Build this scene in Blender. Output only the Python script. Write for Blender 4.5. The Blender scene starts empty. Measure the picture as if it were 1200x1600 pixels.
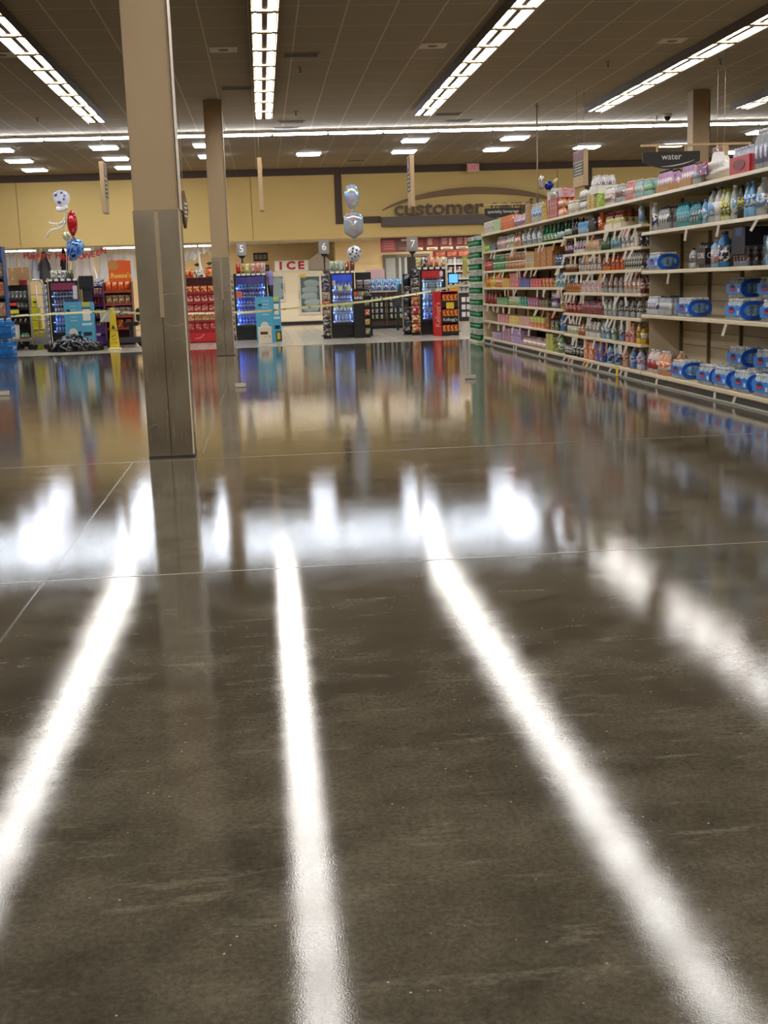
import bpy, bmesh, math, random
from mathutils import Vector, Matrix

random.seed(11)
SC = bpy.context.scene
COL = SC.collection
PI = math.pi

# ------------------------------------------------------------------ camera
FPX, PITCH, ROLL, YAW, EYE = 1912.56, 0.18430, 0.03413, 0.09132, 1.3
_sy, _cy, _sp, _cp = math.sin(YAW), math.cos(YAW), math.sin(PITCH), math.cos(PITCH)
_fh, _rt, _up = Vector((_sy, _cy, 0)), Vector((_cy, -_sy, 0)), Vector((0, 0, 1))
_F = _fh * _cp - _up * _sp
_U = _up * _cp + _fh * _sp
AX_R = _rt * math.cos(ROLL) - _U * math.sin(ROLL)
AX_U = _rt * math.sin(ROLL) + _U * math.cos(ROLL)
EYEP = Vector((0, 0, EYE))
cam_data = bpy.data.cameras.new('camera')
cam_data.sensor_fit = 'VERTICAL'
cam_data.sensor_height = 36.0
cam_data.lens = FPX / 1600 * 36.0
cam_data.clip_end = 200
cam = bpy.data.objects.new('camera', cam_data)
COL.objects.link(cam)
cam.matrix_world = Matrix(((AX_R.x, AX_U.x, -_F.x, 0), (AX_R.y, AX_U.y, -_F.y, 0), (AX_R.z, AX_U.z, -_F.z, EYE), (0, 0, 0, 1)))
SC.camera = cam

# ------------------------------------------------------------------ world and exposure
W = bpy.data.worlds.new('world')
SC.world = W
W.use_nodes = True
W.node_tree.nodes['Background'].inputs[0].default_value = (1.0, 0.93, 0.82, 1)
W.node_tree.nodes['Background'].inputs[1].default_value = 0.5
SC.view_settings.view_transform = 'Standard'
SC.view_settings.look = 'None'
SC.view_settings.exposure = 0.58
SC.view_settings.gamma = 1.0
SC.view_settings.use_curve_mapping = False
SC.cycles.max_bounces = 8
SC.cycles.transparent_max_bounces = 16
SC.cycles.caustics_reflective = False
SC.cycles.caustics_refractive = False
SC.cycles.sample_clamp_indirect = 6.0

TUBE_POWER = 17.5     # fluorescent rows over the sales floor
STRIP_POWER = 28.0    # cross strip before the front end
PANEL_POWER = 16.0    # square ceiling lights
ENTRY_POWER = 9.0     # low ceiling beyond the fascia
CH = 4.866            # ceiling height


def ray(px, py):
    return AX_R * ((px - 600) / FPX) - AX_U * ((py - 800) / FPX) + _F


def at(px, py, Y):            # point seen at a pixel, at a known depth Y
    d = ray(px, py)
    return EYEP + d * (Y / d.y)


def fl(px, py, z=0.0):        # point seen at a pixel, at a known height
    d = ray(px, py)
    return EYEP + d * ((z - EYE) / d.z)


def px_of(P):
    v = Vector(P) - EYEP
    w = v.dot(_F)
    return 600 + FPX * v.dot(AX_R) / w


# ------------------------------------------------------------------ materials
def lin(c):
    out = []
    for v in c[:3]:
        v = v / 255.0
        out.append(v / 12.92 if v <= 0.04045 else ((v + 0.055) / 1.055) ** 2.4)
    return (out[0], out[1], out[2], 1.0)


_M = {}


def mat(c, rough=0.5, metal=0.0, trans=0.0, emit=0.0, alpha=1.0, coat=0.0):
    k = (tuple(c), rough, metal, trans, emit, alpha, coat)
    if k in _M:
        return _M[k]
    m = bpy.data.materials.new('surface')
    m.use_nodes = True
    b = m.node_tree.nodes['Principled BSDF']
    b.inputs['Base Color'].default_value = lin(c)
    b.inputs['Roughness'].default_value = rough
    b.inputs['Metallic'].default_value = metal
    b.inputs['Transmission Weight'].default_value = trans
    b.inputs['Alpha'].default_value = alpha
    b.inputs['Coat Weight'].default_value = coat
    if trans:
        b.inputs['IOR'].default_value = 1.2
    if emit:
        b.inputs['Emission Color'].default_value = lin(c)
        b.inputs['Emission Strength'].default_value = emit
    _M[k] = m
    return m


def nodes_of(name):
    m = bpy.data.materials.new(name)
    m.use_nodes = True
    nt = m.node_tree
    return m, nt, nt.nodes['Principled BSDF']


def N(nt, t, **kw):
    n = nt.nodes.new(t)
    for k, v in kw.items():
        if k.startswith('i_'):
            n.inputs[k[2:].replace('_', ' ')].default_value = v
        else:
            setattr(n, k, v)
    return n


def printed(c1, c2, c3=None, scale=3.0, rough=0.35, alpha=1.0):
    """packaging print: blocks of two or three inks"""
    c3 = c3 or (240, 238, 230)
    k = ('print', tuple(c1), tuple(c2), tuple(c3), scale, rough, alpha)
    if k in _M:
        return _M[k]
    m, nt, b = nodes_of('packaging_print')
    tc = N(nt, 'ShaderNodeTexCoord')
    oi = N(nt, 'ShaderNodeObjectInfo')
    mp = N(nt, 'ShaderNodeMapping')
    mp.inputs['Scale'].default_value = (scale, scale, scale * 1.6)
    nt.links.new(tc.outputs['Generated'], mp.inputs['Vector'])
    no = N(nt, 'ShaderNodeTexNoise', noise_dimensions='4D')
    no.inputs['Scale'].default_value = 1.0
    no.inputs['Detail'].default_value = 3.0
    no.inputs['W'].default_value = random.random() * 10
    nt.links.new(mp.outputs[0], no.inputs['Vector'])
    cr = N(nt, 'ShaderNodeValToRGB')
    cr.color_ramp.interpolation = 'CONSTANT'
    e = cr.color_ramp.elements
    e[0].position, e[0].color = 0.0, lin(c1)
    e[1].position, e[1].color = 0.50, lin(c2)
    x = e.new(0.58)
    x.color = lin(c3)
    x = e.new(0.64)
    x.color = lin(c1)
    nt.links.new(no.outputs['Fac'], cr.inputs[0])
    nt.links.new(cr.outputs[0], b.inputs['Base Color'])
    b.inputs['Roughness'].default_value = rough
    b.inputs['Alpha'].default_value = alpha
    _M[k] = m
    return m


CLEAR = mat((226, 234, 238), 0.1, 0, 0.45)
WHITE = mat((232, 232, 228), 0.45)
BLACK = mat((18, 18, 20), 0.4)
DARK = mat((34, 33, 34), 0.45)
STEEL = mat((170, 170, 168), 0.3, 0.9)
CHROME = mat((200, 200, 200), 0.18, 1.0)
CARD = mat((168, 128, 86), 0.8)


def glassy():
    m, nt, b = nodes_of('door_glass')
    tr = N(nt, 'ShaderNodeBsdfTransparent')
    gl = N(nt, 'ShaderNodeBsdfGlossy')
    gl.inputs['Roughness'].default_value = 0.03
    fr = N(nt, 'ShaderNodeFresnel', i_IOR=1.45)
    mx = N(nt, 'ShaderNodeMixShader')
    nt.links.new(fr.outputs[0], mx.inputs[0])
    nt.links.new(tr.outputs[0], mx.inputs[1])
    nt.links.new(gl.outputs[0], mx.inputs[2])
    nt.links.new(mx.outputs[0], nt.nodes['Material Output'].inputs['Surface'])
    nt.nodes.remove(b)
    return m


GLASS = glassy()


def sheer(c, a):
    m, nt, b = nodes_of('sheer_film')
    b.inputs['Base Color'].default_value = lin(c)
    b.inputs['Roughness'].default_value = 0.2
    b.inputs['Alpha'].default_value = a
    return m


FILM = sheer((240, 244, 248), 0.035)


def floor_material():
    m, nt, b = nodes_of('polished_concrete')
    L = nt.links.new
    tc = N(nt, 'ShaderNodeTexCoord')
    big = N(nt, 'ShaderNodeTexNoise', i_Scale=0.55, i_Detail=7.0, i_Roughness=0.62)
    L(tc.outputs['Object'], big.inputs['Vector'])
    fine = N(nt, 'ShaderNodeTexNoise', i_Scale=70.0, i_Detail=4.0, i_Roughness=0.75)
    L(tc.outputs['Object'], fine.inputs['Vector'])
    mid = N(nt, 'ShaderNodeTexNoise', i_Scale=3.2, i_Detail=8.0, i_Roughness=0.68)
    L(tc.outputs['Object'], mid.inputs['Vector'])
    r1 = N(nt, 'ShaderNodeValToRGB')
    r1.color_ramp.elements[0].position, r1.color_ramp.elements[0].color = 0.30, lin((46, 41, 33))
    r1.color_ramp.elements[1].position, r1.color_ramp.elements[1].color = 0.72, lin((108, 101, 85))
    L(mid.outputs['Fac'], r1.inputs[0])
    r2 = N(nt, 'ShaderNodeValToRGB')
    r2.color_ramp.elements[0].position, r2.color_ramp.elements[0].color = 0.35, lin((46, 41, 34))
    r2.color_ramp.elements[1].position, r2.color_ramp.elements[1].color = 0.68, lin((94, 87, 72))
    L(big.outputs['Fac'], r2.inputs[0])
    mx = N(nt, 'ShaderNodeMixRGB', blend_type='MIX')
    mx.inputs[0].default_value = 0.5
    L(r1.outputs[0], mx.inputs[1])
    L(r2.outputs[0], mx.inputs[2])
    # pale scuffs dragged along the floor
    smp = N(nt, 'ShaderNodeMapping')
    smp.inputs['Scale'].default_value = (1.2, 5.0, 1.0)
    smp.inputs['Rotation'].default_value = (0, 0, 0.25)
    L(tc.outputs['Object'], smp.inputs['Vector'])
    scf = N(nt, 'ShaderNodeTexNoise', i_Scale=2.2, i_Detail=10.0, i_Roughness=0.72)
    L(smp.outputs[0], scf.inputs['Vector'])
    scr = N(nt, 'ShaderNodeValToRGB')
    scr.color_ramp.elements[0].position, scr.color_ramp.elements[0].color = 0.56, (0, 0, 0, 1)
    scr.color_ramp.elements[1].position, scr.color_ramp.elements[1].color = 0.74, (0.55, 0.55, 0.55, 1)
    L(scf.outputs['Fac'], scr.inputs[0])
    smx = N(nt, 'ShaderNodeMixRGB')
    smx.inputs[2].default_value = lin((138, 131, 112))
    L(scr.outputs[0], smx.inputs[0])
    L(mx.outputs[0], smx.inputs[1])
    # aggregate speckle
    ov = N(nt, 'ShaderNodeMixRGB', blend_type='OVERLAY')
    ov.inputs[0].default_value = 0.85
    L(smx.outputs[0], ov.inputs[1])
    L(fine.outputs['Fac'], ov.inputs[2])
    vor = N(nt, 'ShaderNodeTexVoronoi', i_Scale=24.0)
    L(tc.outputs['Object'], vor.inputs['Vector'])
    vr = N(nt, 'ShaderNodeValToRGB')
    vr.color_ramp.elements[0].position, vr.color_ramp.elements[0].color = 0.045, (1, 1, 1, 1)
    vr.color_ramp.elements[1].position, vr.color_ramp.elements[1].color = 0.075, (0, 0, 0, 1)
    L(vor.outputs['Distance'], vr.inputs[0])
    gate = N(nt, 'ShaderNodeTexNoise', i_Scale=4.0, i_Detail=2.0)
    L(tc.outputs['Object'], gate.inputs['Vector'])
    gr = N(nt, 'ShaderNodeValToRGB')
    gr.color_ramp.elements[0].position, gr.color_ramp.elements[1].position = 0.50, 0.58
    L(gate.outputs['Fac'], gr.inputs[0])
    mu = N(nt, 'ShaderNodeMath', operation='MULTIPLY')
    L(vr.outputs[0], mu.inputs[0])
    L(gr.outputs[0], mu.inputs[1])
    sp = N(nt, 'ShaderNodeMixRGB')
    sp.inputs[2].default_value = lin((176, 168, 148))
    L(mu.outputs[0], sp.inputs[0])
    L(ov.outputs[0], sp.inputs[1])
    L(sp.outputs[0], b.inputs['Base Color'])
    rr = N(nt, 'ShaderNodeMapRange', i_From_Min=0.3, i_From_Max=0.7, i_To_Min=0.032, i_To_Max=0.085)
    L(mid.outputs['Fac'], rr.inputs['Value'])
    L(rr.outputs[0], b.inputs['Roughness'])
    wav = N(nt, 'ShaderNodeTexNoise', i_Scale=1.6, i_Detail=4.0, i_Roughness=0.55)
    L(tc.outputs['Object'], wav.inputs['Vector'])
    bp = N(nt, 'ShaderNodeBump', i_Strength=0.03, i_Distance=0.03)
    L(wav.outputs['Fac'], bp.inputs['Height'])
    grit = N(nt, 'ShaderNodeTexNoise', i_Scale=240.0, i_Detail=2.0, i_Roughness=0.6)
    L(tc.outputs['Object'], grit.inputs['Vector'])
    bp2 = N(nt, 'ShaderNodeBump', i_Strength=0.07, i_Distance=0.0012)
    L(grit.outputs['Fac'], bp2.inputs['Height'])
    L(bp.outputs[0], bp2.inputs['Normal'])
    L(bp2.outputs[0], b.inputs['Normal'])
    b.inputs['IOR'].default_value = 1.36
    return m


def grid_material(name, base, line, wx, wy, lw, rough, vary=0.06, axis='XY', spec=0.5):
    m, nt, b = nodes_of(name)
    L = nt.links.new
    tc = N(nt, 'ShaderNodeTexCoord')
    br = N(nt, 'ShaderNodeTexBrick', offset=0.0, squash=1.0)
    br.inputs['Scale'].default_value = 1.0
    br.inputs['Brick Width'].default_value = wx
    br.inputs['Row Height'].default_value = wy
    br.inputs['Mortar Size'].default_value = lw
    br.inputs['Mortar Smooth'].default_value = 0.0
    br.inputs['Bias'].default_value = 0.0
    c = lin(base)
    br.inputs['Color1'].default_value = c
    br.inputs['Color2'].default_value = (c[0] * (1 - vary), c[1] * (1 - vary), c[2] * (1 - vary), 1)
    br.inputs['Mortar'].default_value = lin(line)
    L(tc.outputs['Object'], br.inputs['Vector'])
    no = N(nt, 'ShaderNodeTexNoise', i_Scale=30.0, i_Detail=4.0)
    L(tc.outputs['Object'], no.inputs['Vector'])
    ov = N(nt, 'ShaderNodeMixRGB', blend_type='OVERLAY')
    ov.inputs[0].default_value = 0.15
    L(br.outputs['Color'], ov.inputs[1])
    L(no.outputs['Fac'], ov.inputs[2])
    L(ov.outputs[0], b.inputs['Base Color'])
    b.inputs['Roughness'].default_value = rough
    b.inputs['Specular IOR Level'].default_value = spec
    return m


def wall_paint(name, c, rough=0.75, amount=0.05):
    m, nt, b = nodes_of(name)
    L = nt.links.new
    tc = N(nt, 'ShaderNodeTexCoord')
    no = N(nt, 'ShaderNodeTexNoise', i_Scale=1.3, i_Detail=6.0)
    L(tc.outputs['Object'], no.inputs['Vector'])
    cr = N(nt, 'ShaderNodeValToRGB')
    a = lin(c)
    cr.color_ramp.elements[0].color = tuple(v * (1 - amount) for v in a[:3]) + (1,)
    cr.color_ramp.elements[1].color = tuple(min(1, v * (1 + amount)) for v in a[:3]) + (1,)
    L(no.outputs['Fac'], cr.inputs[0])
    L(cr.outputs[0], b.inputs['Base Color'])
    b.inputs['Roughness'].default_value = rough
    return m


def brushed_steel():
    m, nt, b = nodes_of('scuffed_steel')
    L = nt.links.new
    tc = N(nt, 'ShaderNodeTexCoord')
    mp = N(nt, 'ShaderNodeMapping')
    mp.inputs['Scale'].default_value = (3.0, 3.0, 1.6)
    L(tc.outputs['Object'], mp.inputs['Vector'])
    no = N(nt, 'ShaderNodeTexNoise', i_Scale=1.2, i_Detail=3.0, i_Roughness=0.5)
    L(mp.outputs[0], no.inputs['Vector'])
    cr = N(nt, 'ShaderNodeValToRGB')
    cr.color_ramp.elements[0].position, cr.color_ramp.elements[0].color = 0.35, lin((146, 136, 120))
    cr.color_ramp.elements[1].position, cr.color_ramp.elements[1].color = 0.75, lin((172, 163, 148))
    L(no.outputs['Fac'], cr.inputs[0])
    L(cr.outputs[0], b.inputs['Base Color'])
    b.inputs['Metallic'].default_value = 1.0
    rr = N(nt, 'ShaderNodeMapRange', i_To_Min=0.22, i_To_Max=0.30)
    L(no.outputs['Fac'], rr.inputs['Value'])
    L(rr.outputs[0], b.inputs['Roughness'])
    wv = N(nt, 'ShaderNodeTexNoise', i_Scale=2.6, i_Detail=0.0)
    L(tc.outputs['Object'], wv.inputs['Vector'])
    bp = N(nt, 'ShaderNodeBump', i_Strength=0.35, i_Distance=0.02)
    L(wv.outputs['Fac'], bp.inputs['Height'])
    L(bp.outputs[0], b.inputs['Normal'])
    return m


def foil(c1, c2, c3, rough=0.14):
    """metallised balloon film printed in swirls"""
    m, nt, b = nodes_of('balloon_foil')
    L = nt.links.new
    tc = N(nt, 'ShaderNodeTexCoord')
    no = N(nt, 'ShaderNodeTexNoise', i_Scale=3.6, i_Detail=2.0)
    L(tc.outputs['Generated'], no.inputs['Vector'])
    cr = N(nt, 'ShaderNodeValToRGB')
    e = cr.color_ramp.elements
    e[0].position, e[0].color = 0.38, lin(c1)
    e[1].position, e[1].color = 0.52, lin(c2)
    x = e.new(0.63)
    x.color = lin(c3)
    L(no.outputs['Fac'], cr.inputs[0])
    L(cr.outputs[0], b.inputs['Base Color'])
    b.inputs['Metallic'].default_value = 0.35
    b.inputs['Roughness'].default_value = rough
    return m


# ------------------------------------------------------------------ mesh helpers
class MB:
    def __init__(self):
        self.v, self.f, self.m, self.s = [], [], [], []

    def add(self, vs, fs, mi=0, smooth=False):
        o = len(self.v)
        self.v += [tuple(p) for p in vs]
        for f in fs:
            self.f.append([i + o for i in f])
            self.m.append(mi)
            self.s.append(smooth)
        return self

    def box(self, x0, x1, y0, y1, z0, z1, mi=0):
        return self.add([(x0, y0, z0), (x1, y0, z0), (x1, y1, z0), (x0, y1, z0), (x0, y0, z1), (x1, y0, z1), (x1, y1, z1), (x0, y1, z1)],
                        [(3, 2, 1, 0), (4, 5, 6, 7), (0, 1, 5, 4), (1, 2, 6, 5), (2, 3, 7, 6), (3, 0, 4, 7)], mi)

    def lathe(self, prof, n=14, cx=0, cy=0, mi=0, mis=None, smooth=True):
        """prof: (radius, z) from the bottom up; mis: a material index for each band"""
        vs = []
        for r, z in prof:
            for i in range(n):
                a = 2 * PI * i / n
                vs.append((cx + r * math.cos(a), cy + r * math.sin(a), z))
        o = len(self.v)
        self.v += vs
        for k in range(len(prof) - 1):
            for i in range(n):
                j = (i + 1) % n
                self.f.append([o + k * n + i, o + k * n + j, o + (k + 1) * n + j, o + (k + 1) * n + i])
                self.m.append(mis[k] if mis else mi)
                self.s.append(smooth)
        self.f.append([o + i for i in range(n)][::-1])
        self.m.append(mis[0] if mis else mi)
        self.s.append(False)
        t = o + (len(prof) - 1) * n
        self.f.append([t + i for i in range(n)])
        self.m.append(mis[-1] if mis else mi)
        self.s.append(False)
        return self

    def tube(self, pts, r, n=8, mi=0):
        pts = [Vector(p) for p in pts]
        rings = []
        for i, p in enumerate(pts):
            a = pts[max(0, i - 1)]
            b = pts[min(len(pts) - 1, i + 1)]
            d = (b - a).normalized()
            u = d.cross(Vector((0, 0, 1)))
            if u.length < 0.1:
                u = d.cross(Vector((1, 0, 0)))
            u.normalize()
            w = d.cross(u)
            rr = r[i] if isinstance(r, (list, tuple)) else r
            rings.append([p + (u * math.cos(2 * PI * k / n) + w * math.sin(2 * PI * k / n)) * rr for k in range(n)])
        vs = [q for g in rings for q in g]
        fs = []
        for i in range(len(pts) - 1):
            for k in range(n):
                j = (k + 1) % n
                fs.append((i * n + k, i * n + j, (i + 1) * n + j, (i + 1) * n + k))
        fs.append(tuple(range(n))[::-1])
        fs.append(tuple((len(pts) - 1) * n + k for k in range(n)))
        return self.add(vs, fs, mi, True)

    def prism(self, poly, y0, y1, mi=0, plane='XZ'):
        """poly in a plane, pushed along the third axis from y0 to y1"""
        n = len(poly)
        if plane == 'XZ':
            vs = [(a, y0, b) for a, b in poly] + [(a, y1, b) for a, b in poly]
        elif plane == 'YZ':
            vs = [(y0, a, b) for a, b in poly] + [(y1, a, b) for a, b in poly]
        else:
            vs = [(a, b, y0) for a, b in poly] + [(a, b, y1) for a, b in poly]
        fs = [tuple(range(n)), tuple(range(2 * n - 1, n - 1, -1))]
        for i in range(n):
            j = (i + 1) % n
            fs.append((i, j, n + j, n + i)[::-1])
        return self.add(vs, fs, mi)

    def mesh(self, name, mats, bevel=0.0):
        me = bpy.data.meshes.new(name)
        me.from_pydata(self.v, [], self.f)
        if not isinstance(mats, (list, tuple)):
            mats = [mats]
        for m in mats:
            me.materials.append(m)
        me.polygons.foreach_set('material_index', self.m)
        me.polygons.foreach_set('use_smooth', self.s)
        bm = bmesh.new()
        bm.from_mesh(me)
        bmesh.ops.recalc_face_normals(bm, faces=bm.faces)
        if bevel:
            ed = [e for e in bm.edges if len(e.link_faces) == 2 and e.calc_face_angle(0) > 0.6]
            bmesh.ops.bevel(bm, geom=ed, offset=bevel, segments=2, affect='EDGES', clamp_overlap=True)
        bm.to_mesh(me)
        bm.free()
        me.update()
        return me


def link(name, data, parent=None, loc=(0, 0, 0), rz=0.0):
    o = bpy.data.objects.new(name, data)
    COL.objects.link(o)
    o.location = loc
    if rz:
        o.rotation_euler = (0, 0, rz)
    if parent is not None:
        o.parent = parent
    return o


def tag(o, label, cat, group=None, kind=None):
    o['label'] = label
    o['category'] = cat
    if group:
        o['group'] = group
    if kind:
        o['kind'] = kind
    return o


def thing(name, label, cat, loc=(0, 0, 0), rz=0.0, group=None):
    o = link(name, None, None, loc, rz)
    o.empty_display_size = 0.1
    return tag(o, label, cat, group)


def struct(name, mb, m, label=None, bevel=0.0, parent=None):
    o = link(name, mb.mesh(name, m, bevel), parent)
    if parent is None:
        o['kind'] = 'structure'
        if label:
            o['label'] = label
            o['category'] = name.split('_')[0]
    return o


def part(name, mb, m, parent, loc=(0, 0, 0), rz=0.0, bevel=0.0):
    return link(name, mb.mesh(name, m, bevel), parent, loc, rz)


KIDS = {}


def copy_tree(o, parent=None):
    c = o.copy()
    COL.objects.link(c)
    c.parent = parent
    for ch in o.children:
        copy_tree(ch, c)
    return c


TEMPL, USED = {}, set()


def spawn(key, build, loc, rz, label, cat, group):
    """one of a kind is built; every further one is a copy with copies of its parts"""
    if key not in TEMPL:
        TEMPL[key] = build()
        o = TEMPL[key]
    else:
        o = copy_tree(TEMPL[key])
    o.location = loc
    o.rotation_euler = (0, 0, rz)
    tag(o, label, cat, group)
    return o


def text(name, body, size, m, parent, loc, rot=(PI / 2, 0, 0), extrude=0.004, align='CENTER', sx=1.0, bold=0.0):
    cu = bpy.data.curves.new(name, 'FONT')
    cu.body = body
    cu.size = size
    cu.extrude = extrude
    cu.align_x = align
    cu.offset = bold
    cu.align_y = 'CENTER'
    cu.resolution_u = 3
    tmp = bpy.data.objects.new(name, cu)
    COL.objects.link(tmp)
    bpy.context.view_layer.update()
    me = bpy.data.meshes.new_from_object(tmp.evaluated_get(bpy.context.evaluated_depsgraph_get()))
    bpy.data.objects.remove(tmp)
    bpy.data.curves.remove(cu)
    me.materials.clear()
    me.materials.append(m)
    o = link(name, me, parent, loc)
    o.rotation_euler = rot
    o.scale = (sx, 1, 1)
    return o


ORD = ('zeroth first second third fourth fifth sixth seventh eighth ninth tenth eleventh twelfth thirteenth fourteenth fifteenth sixteenth '
       'seventeenth eighteenth nineteenth twentieth').split()


def ordn(i):
    if i <= 20:
        return ORD[i]
    tens = {2: 'twenty', 3: 'thirty', 4: 'forty', 5: 'fifty'}[i // 10]
    return tens + ('-' + ORD[i % 10] if i % 10 else 'th')


# ------------------------------------------------------------------ the shell
EDGE_Y = 27.7       # where the polished concrete ends and the pale tile begins
FASCIA_Y = 39.0
BACK_Y = 44.2
XL, XR = -15.0, 20.0
struct('floor', MB().box(XL, XR, -11, EDGE_Y, -0.1, 0), floor_material(), 'dark polished concrete floor reflecting the ceiling lights')
struct('floor_tile', MB().box(XL, XR, EDGE_Y, BACK_Y + 0.3, -0.1, 0.0),
       grid_material('pale_floor_tile', (176, 166, 148), (150, 142, 128), 0.32, 0.32, 0.004, 0.22), 'pale beige tile floor at the checkout lanes')
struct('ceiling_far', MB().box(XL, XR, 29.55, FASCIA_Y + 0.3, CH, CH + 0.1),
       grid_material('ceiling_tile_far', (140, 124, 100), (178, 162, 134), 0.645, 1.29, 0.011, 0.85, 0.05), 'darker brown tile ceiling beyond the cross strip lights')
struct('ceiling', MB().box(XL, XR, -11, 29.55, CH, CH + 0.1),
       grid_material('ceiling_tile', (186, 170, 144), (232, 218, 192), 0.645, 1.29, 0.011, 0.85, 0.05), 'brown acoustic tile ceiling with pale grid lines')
yel = wall_paint('yellow_paint', (230, 196, 122))
brown = wall_paint('brown_paint', (86, 68, 54))
struct('wall_fascia', MB().box(XL, XR, FASCIA_Y, FASCIA_Y + 0.25, 2.74, CH), yel, 'yellow painted fascia over the checkout entrance')
struct('trim_1', MB().box(XL, XR, FASCIA_Y - 0.07, FASCIA_Y - 0.001, 4.66, CH - 0.002), brown, 'brown band along the top of the yellow fascia')
struct('ceiling_entry', MB().box(XL, XR, FASCIA_Y + 0.25, BACK_Y + 0.3, 2.76, 2.86),
       grid_material('entry_ceiling', (190, 180, 160), (150, 142, 126), 0.645, 0.645, 0.01, 0.8), 'low tiled ceiling over the entrance')
tan = wall_paint('tan_paint', (226, 201, 156))
struct('wall_back', MB().box(XL, XR, BACK_Y, BACK_Y + 0.2, 0, 2.76), tan, 'tan wall behind the checkout lanes')
struct('wall_side', MB().box(XL - 0.2, XL, -11, BACK_Y, 0, CH), tan)
struct('wall_right', MB().box(XR, XR + 0.2, -11, BACK_Y, 0, CH), tan)
struct('wall_front', MB().box(XL, XR, -11.2, -11, 0, CH), wall_paint('pale_paint', (236, 226, 206)))
# brown picture-frame trim round the customer service lettering
fa = at(530, 345, FASCIA_Y)
fb = at(919, 300, FASCIA_Y)
struct('trim_2', MB().box(fa.x - 0.11, fa.x + 0.11, FASCIA_Y - 0.05, FASCIA_Y - 0.001, fa.z - 0.1, 4.66), brown)
struct('trim_3', MB().box(fb.x - 0.11, fb.x + 0.11, FASCIA_Y - 0.05, FASCIA_Y - 0.001, fa.z - 0.1, 4.66), brown)
struct('trim_4', MB().box(fa.x + 0.11, at(595.5, 345, FASCIA_Y - 0.1).x - .01, FASCIA_Y - 0.05, FASCIA_Y - 0.001, fa.z - 0.1, fa.z + 0.1), brown)
for i, sx in enumerate((at(27, 320, 39).x, at(393, 320, 39).x, at(871, 290, 39).x)):
    struct('trim_%d' % (5 + i), MB().box(sx - 0.012, sx + 0.012, FASCIA_Y - 0.006, FASCIA_Y - 0.001, 2.76, 4.65), wall_paint('seam_paint', (170, 138, 78)))

# saw cuts and stripe wear in the concrete
joint = mat((92, 84, 70), 0.15)
for i, yj in enumerate((5.64, 9.58)):
    struct('trim_%d' % (10 + i), MB().box(XL, XR, yj - 0.005, yj + 0.005, 0.0, 0.0008), mat((150, 144, 130), 0.3))
struct('trim_12', MB().box(-1.075, -1.065, 3, 9.6, 0.0, 0.0008), joint)
struct('trim_13', MB().box(-0.556, -0.541, 9.95, 27.6, 0.0, 0.0008), joint)
struct('trim_14', MB().box(XL, XR, EDGE_Y - 0.03, EDGE_Y, 0.0, 0.006), mat((178, 172, 158), 0.4))

# ------------------------------------------------------------------ columns
steel = brushed_steel()
paint = wall_paint('column_paint', (182, 158, 124), 0.6)
CW = 0.3535


def column(x, y, label):
    c = struct('column', MB().box(-CW / 2 + 0.008, CW / 2 - 0.008, 0.008, CW - 0.008, 1.8, CH - 0.001), paint, label, 0.006)
    c.location = (x, y, 0)
    c['category'] = 'column'
    w = part('steel_wrap', MB().box(-CW / 2, CW / 2, 0, CW, 0.004, 1.915), steel, c, bevel=0.006)
    part('cover_strip', MB().box(-0.016, 0.016, -0.006, 0.0, 1.1, 1.905), mat((176, 160, 132), 0.4, 0.5), c)
    r_ = random.Random(int(y))
    rub = mat((172, 166, 154), 0.45, 0.75)
    for q in range(26):
        xx = r_.uniform(-0.16, 0.16)
        zz = r_.uniform(0.08, 0.75)
        ll = r_.uniform(0.03, 0.16)
        part('rub_mark', MB().box(xx, xx + r_.uniform(.0008, .002), -0.0012, 0.0, zz, zz + ll), rub, c)
    for q, (zz, u0, u1, bow) in enumerate(((1.27, .02, .17, .012), (1.14, -.165, -.06, -.012), (1.05, .02, .165, -.02), (.90, .05, .16, .03), (.24, -.165, -.06, .025))):
        pts_ = [(u0 + (u1 - u0) * k / 10, zz + bow * math.sin(PI * k / 10)) for k in range(11)]
        m_b = MB()
        for k in range(10):
            (xa, za), (xb, zb_) = pts_[k], pts_[k + 1]
            m_b.prism([(xa, za), (xb, zb_), (xb, zb_ + .003), (xa, za + .003)], -0.0014, 0.0)
        part('rub_mark', m_b, rub, c)
    part('seam', MB().box(-0.003, 0.003, -0.003, 0.0, 0.02, 1.1), mat((70, 66, 60), 0.4, 0.6), c)
    part('corner_guard', MB().box(CW / 2 - 0.004, CW / 2 + 0.004, -0.004, CW, 1.92, CH - 0.01).box(CW / 2 - 0.008, CW / 2 + 0.004, -0.004, 0.002, 0.02, CH - 0.01),
         mat((214, 196, 166), 0.5), c)
    part('base_strip', MB().box(-CW / 2 - 0.003, CW / 2 + 0.003, -0.003, CW + 0.003, 0.0, 0.012), mat((50, 46, 40), 0.7), c)  # thin dark strip round the foot of the column
    return c


column(-0.783, 9.775, 'big tan column with dented steel wrap standing in front of the others')
column(-0.783, 24.617, 'tan column with steel wrap beside the red candy rack')
column(8.857, 24.617, 'tan column rising behind the water shelves')

# ------------------------------------------------------------------ lights
lamp = mat((253, 250, 246), 0.5, emit=TUBE_POWER)
lamp_s = mat((236, 244, 255), 0.5, emit=STRIP_POWER)
lamp_p = mat((236, 242, 255), 0.5, emit=PANEL_POWER)
lamp_e = mat((255, 246, 230), 0.5, emit=ENTRY_POWER)
house = mat((92, 76, 58), 0.6)
cream = mat((226, 196, 150), 0.5)
refl = mat((150, 140, 124), 0.5)


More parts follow.
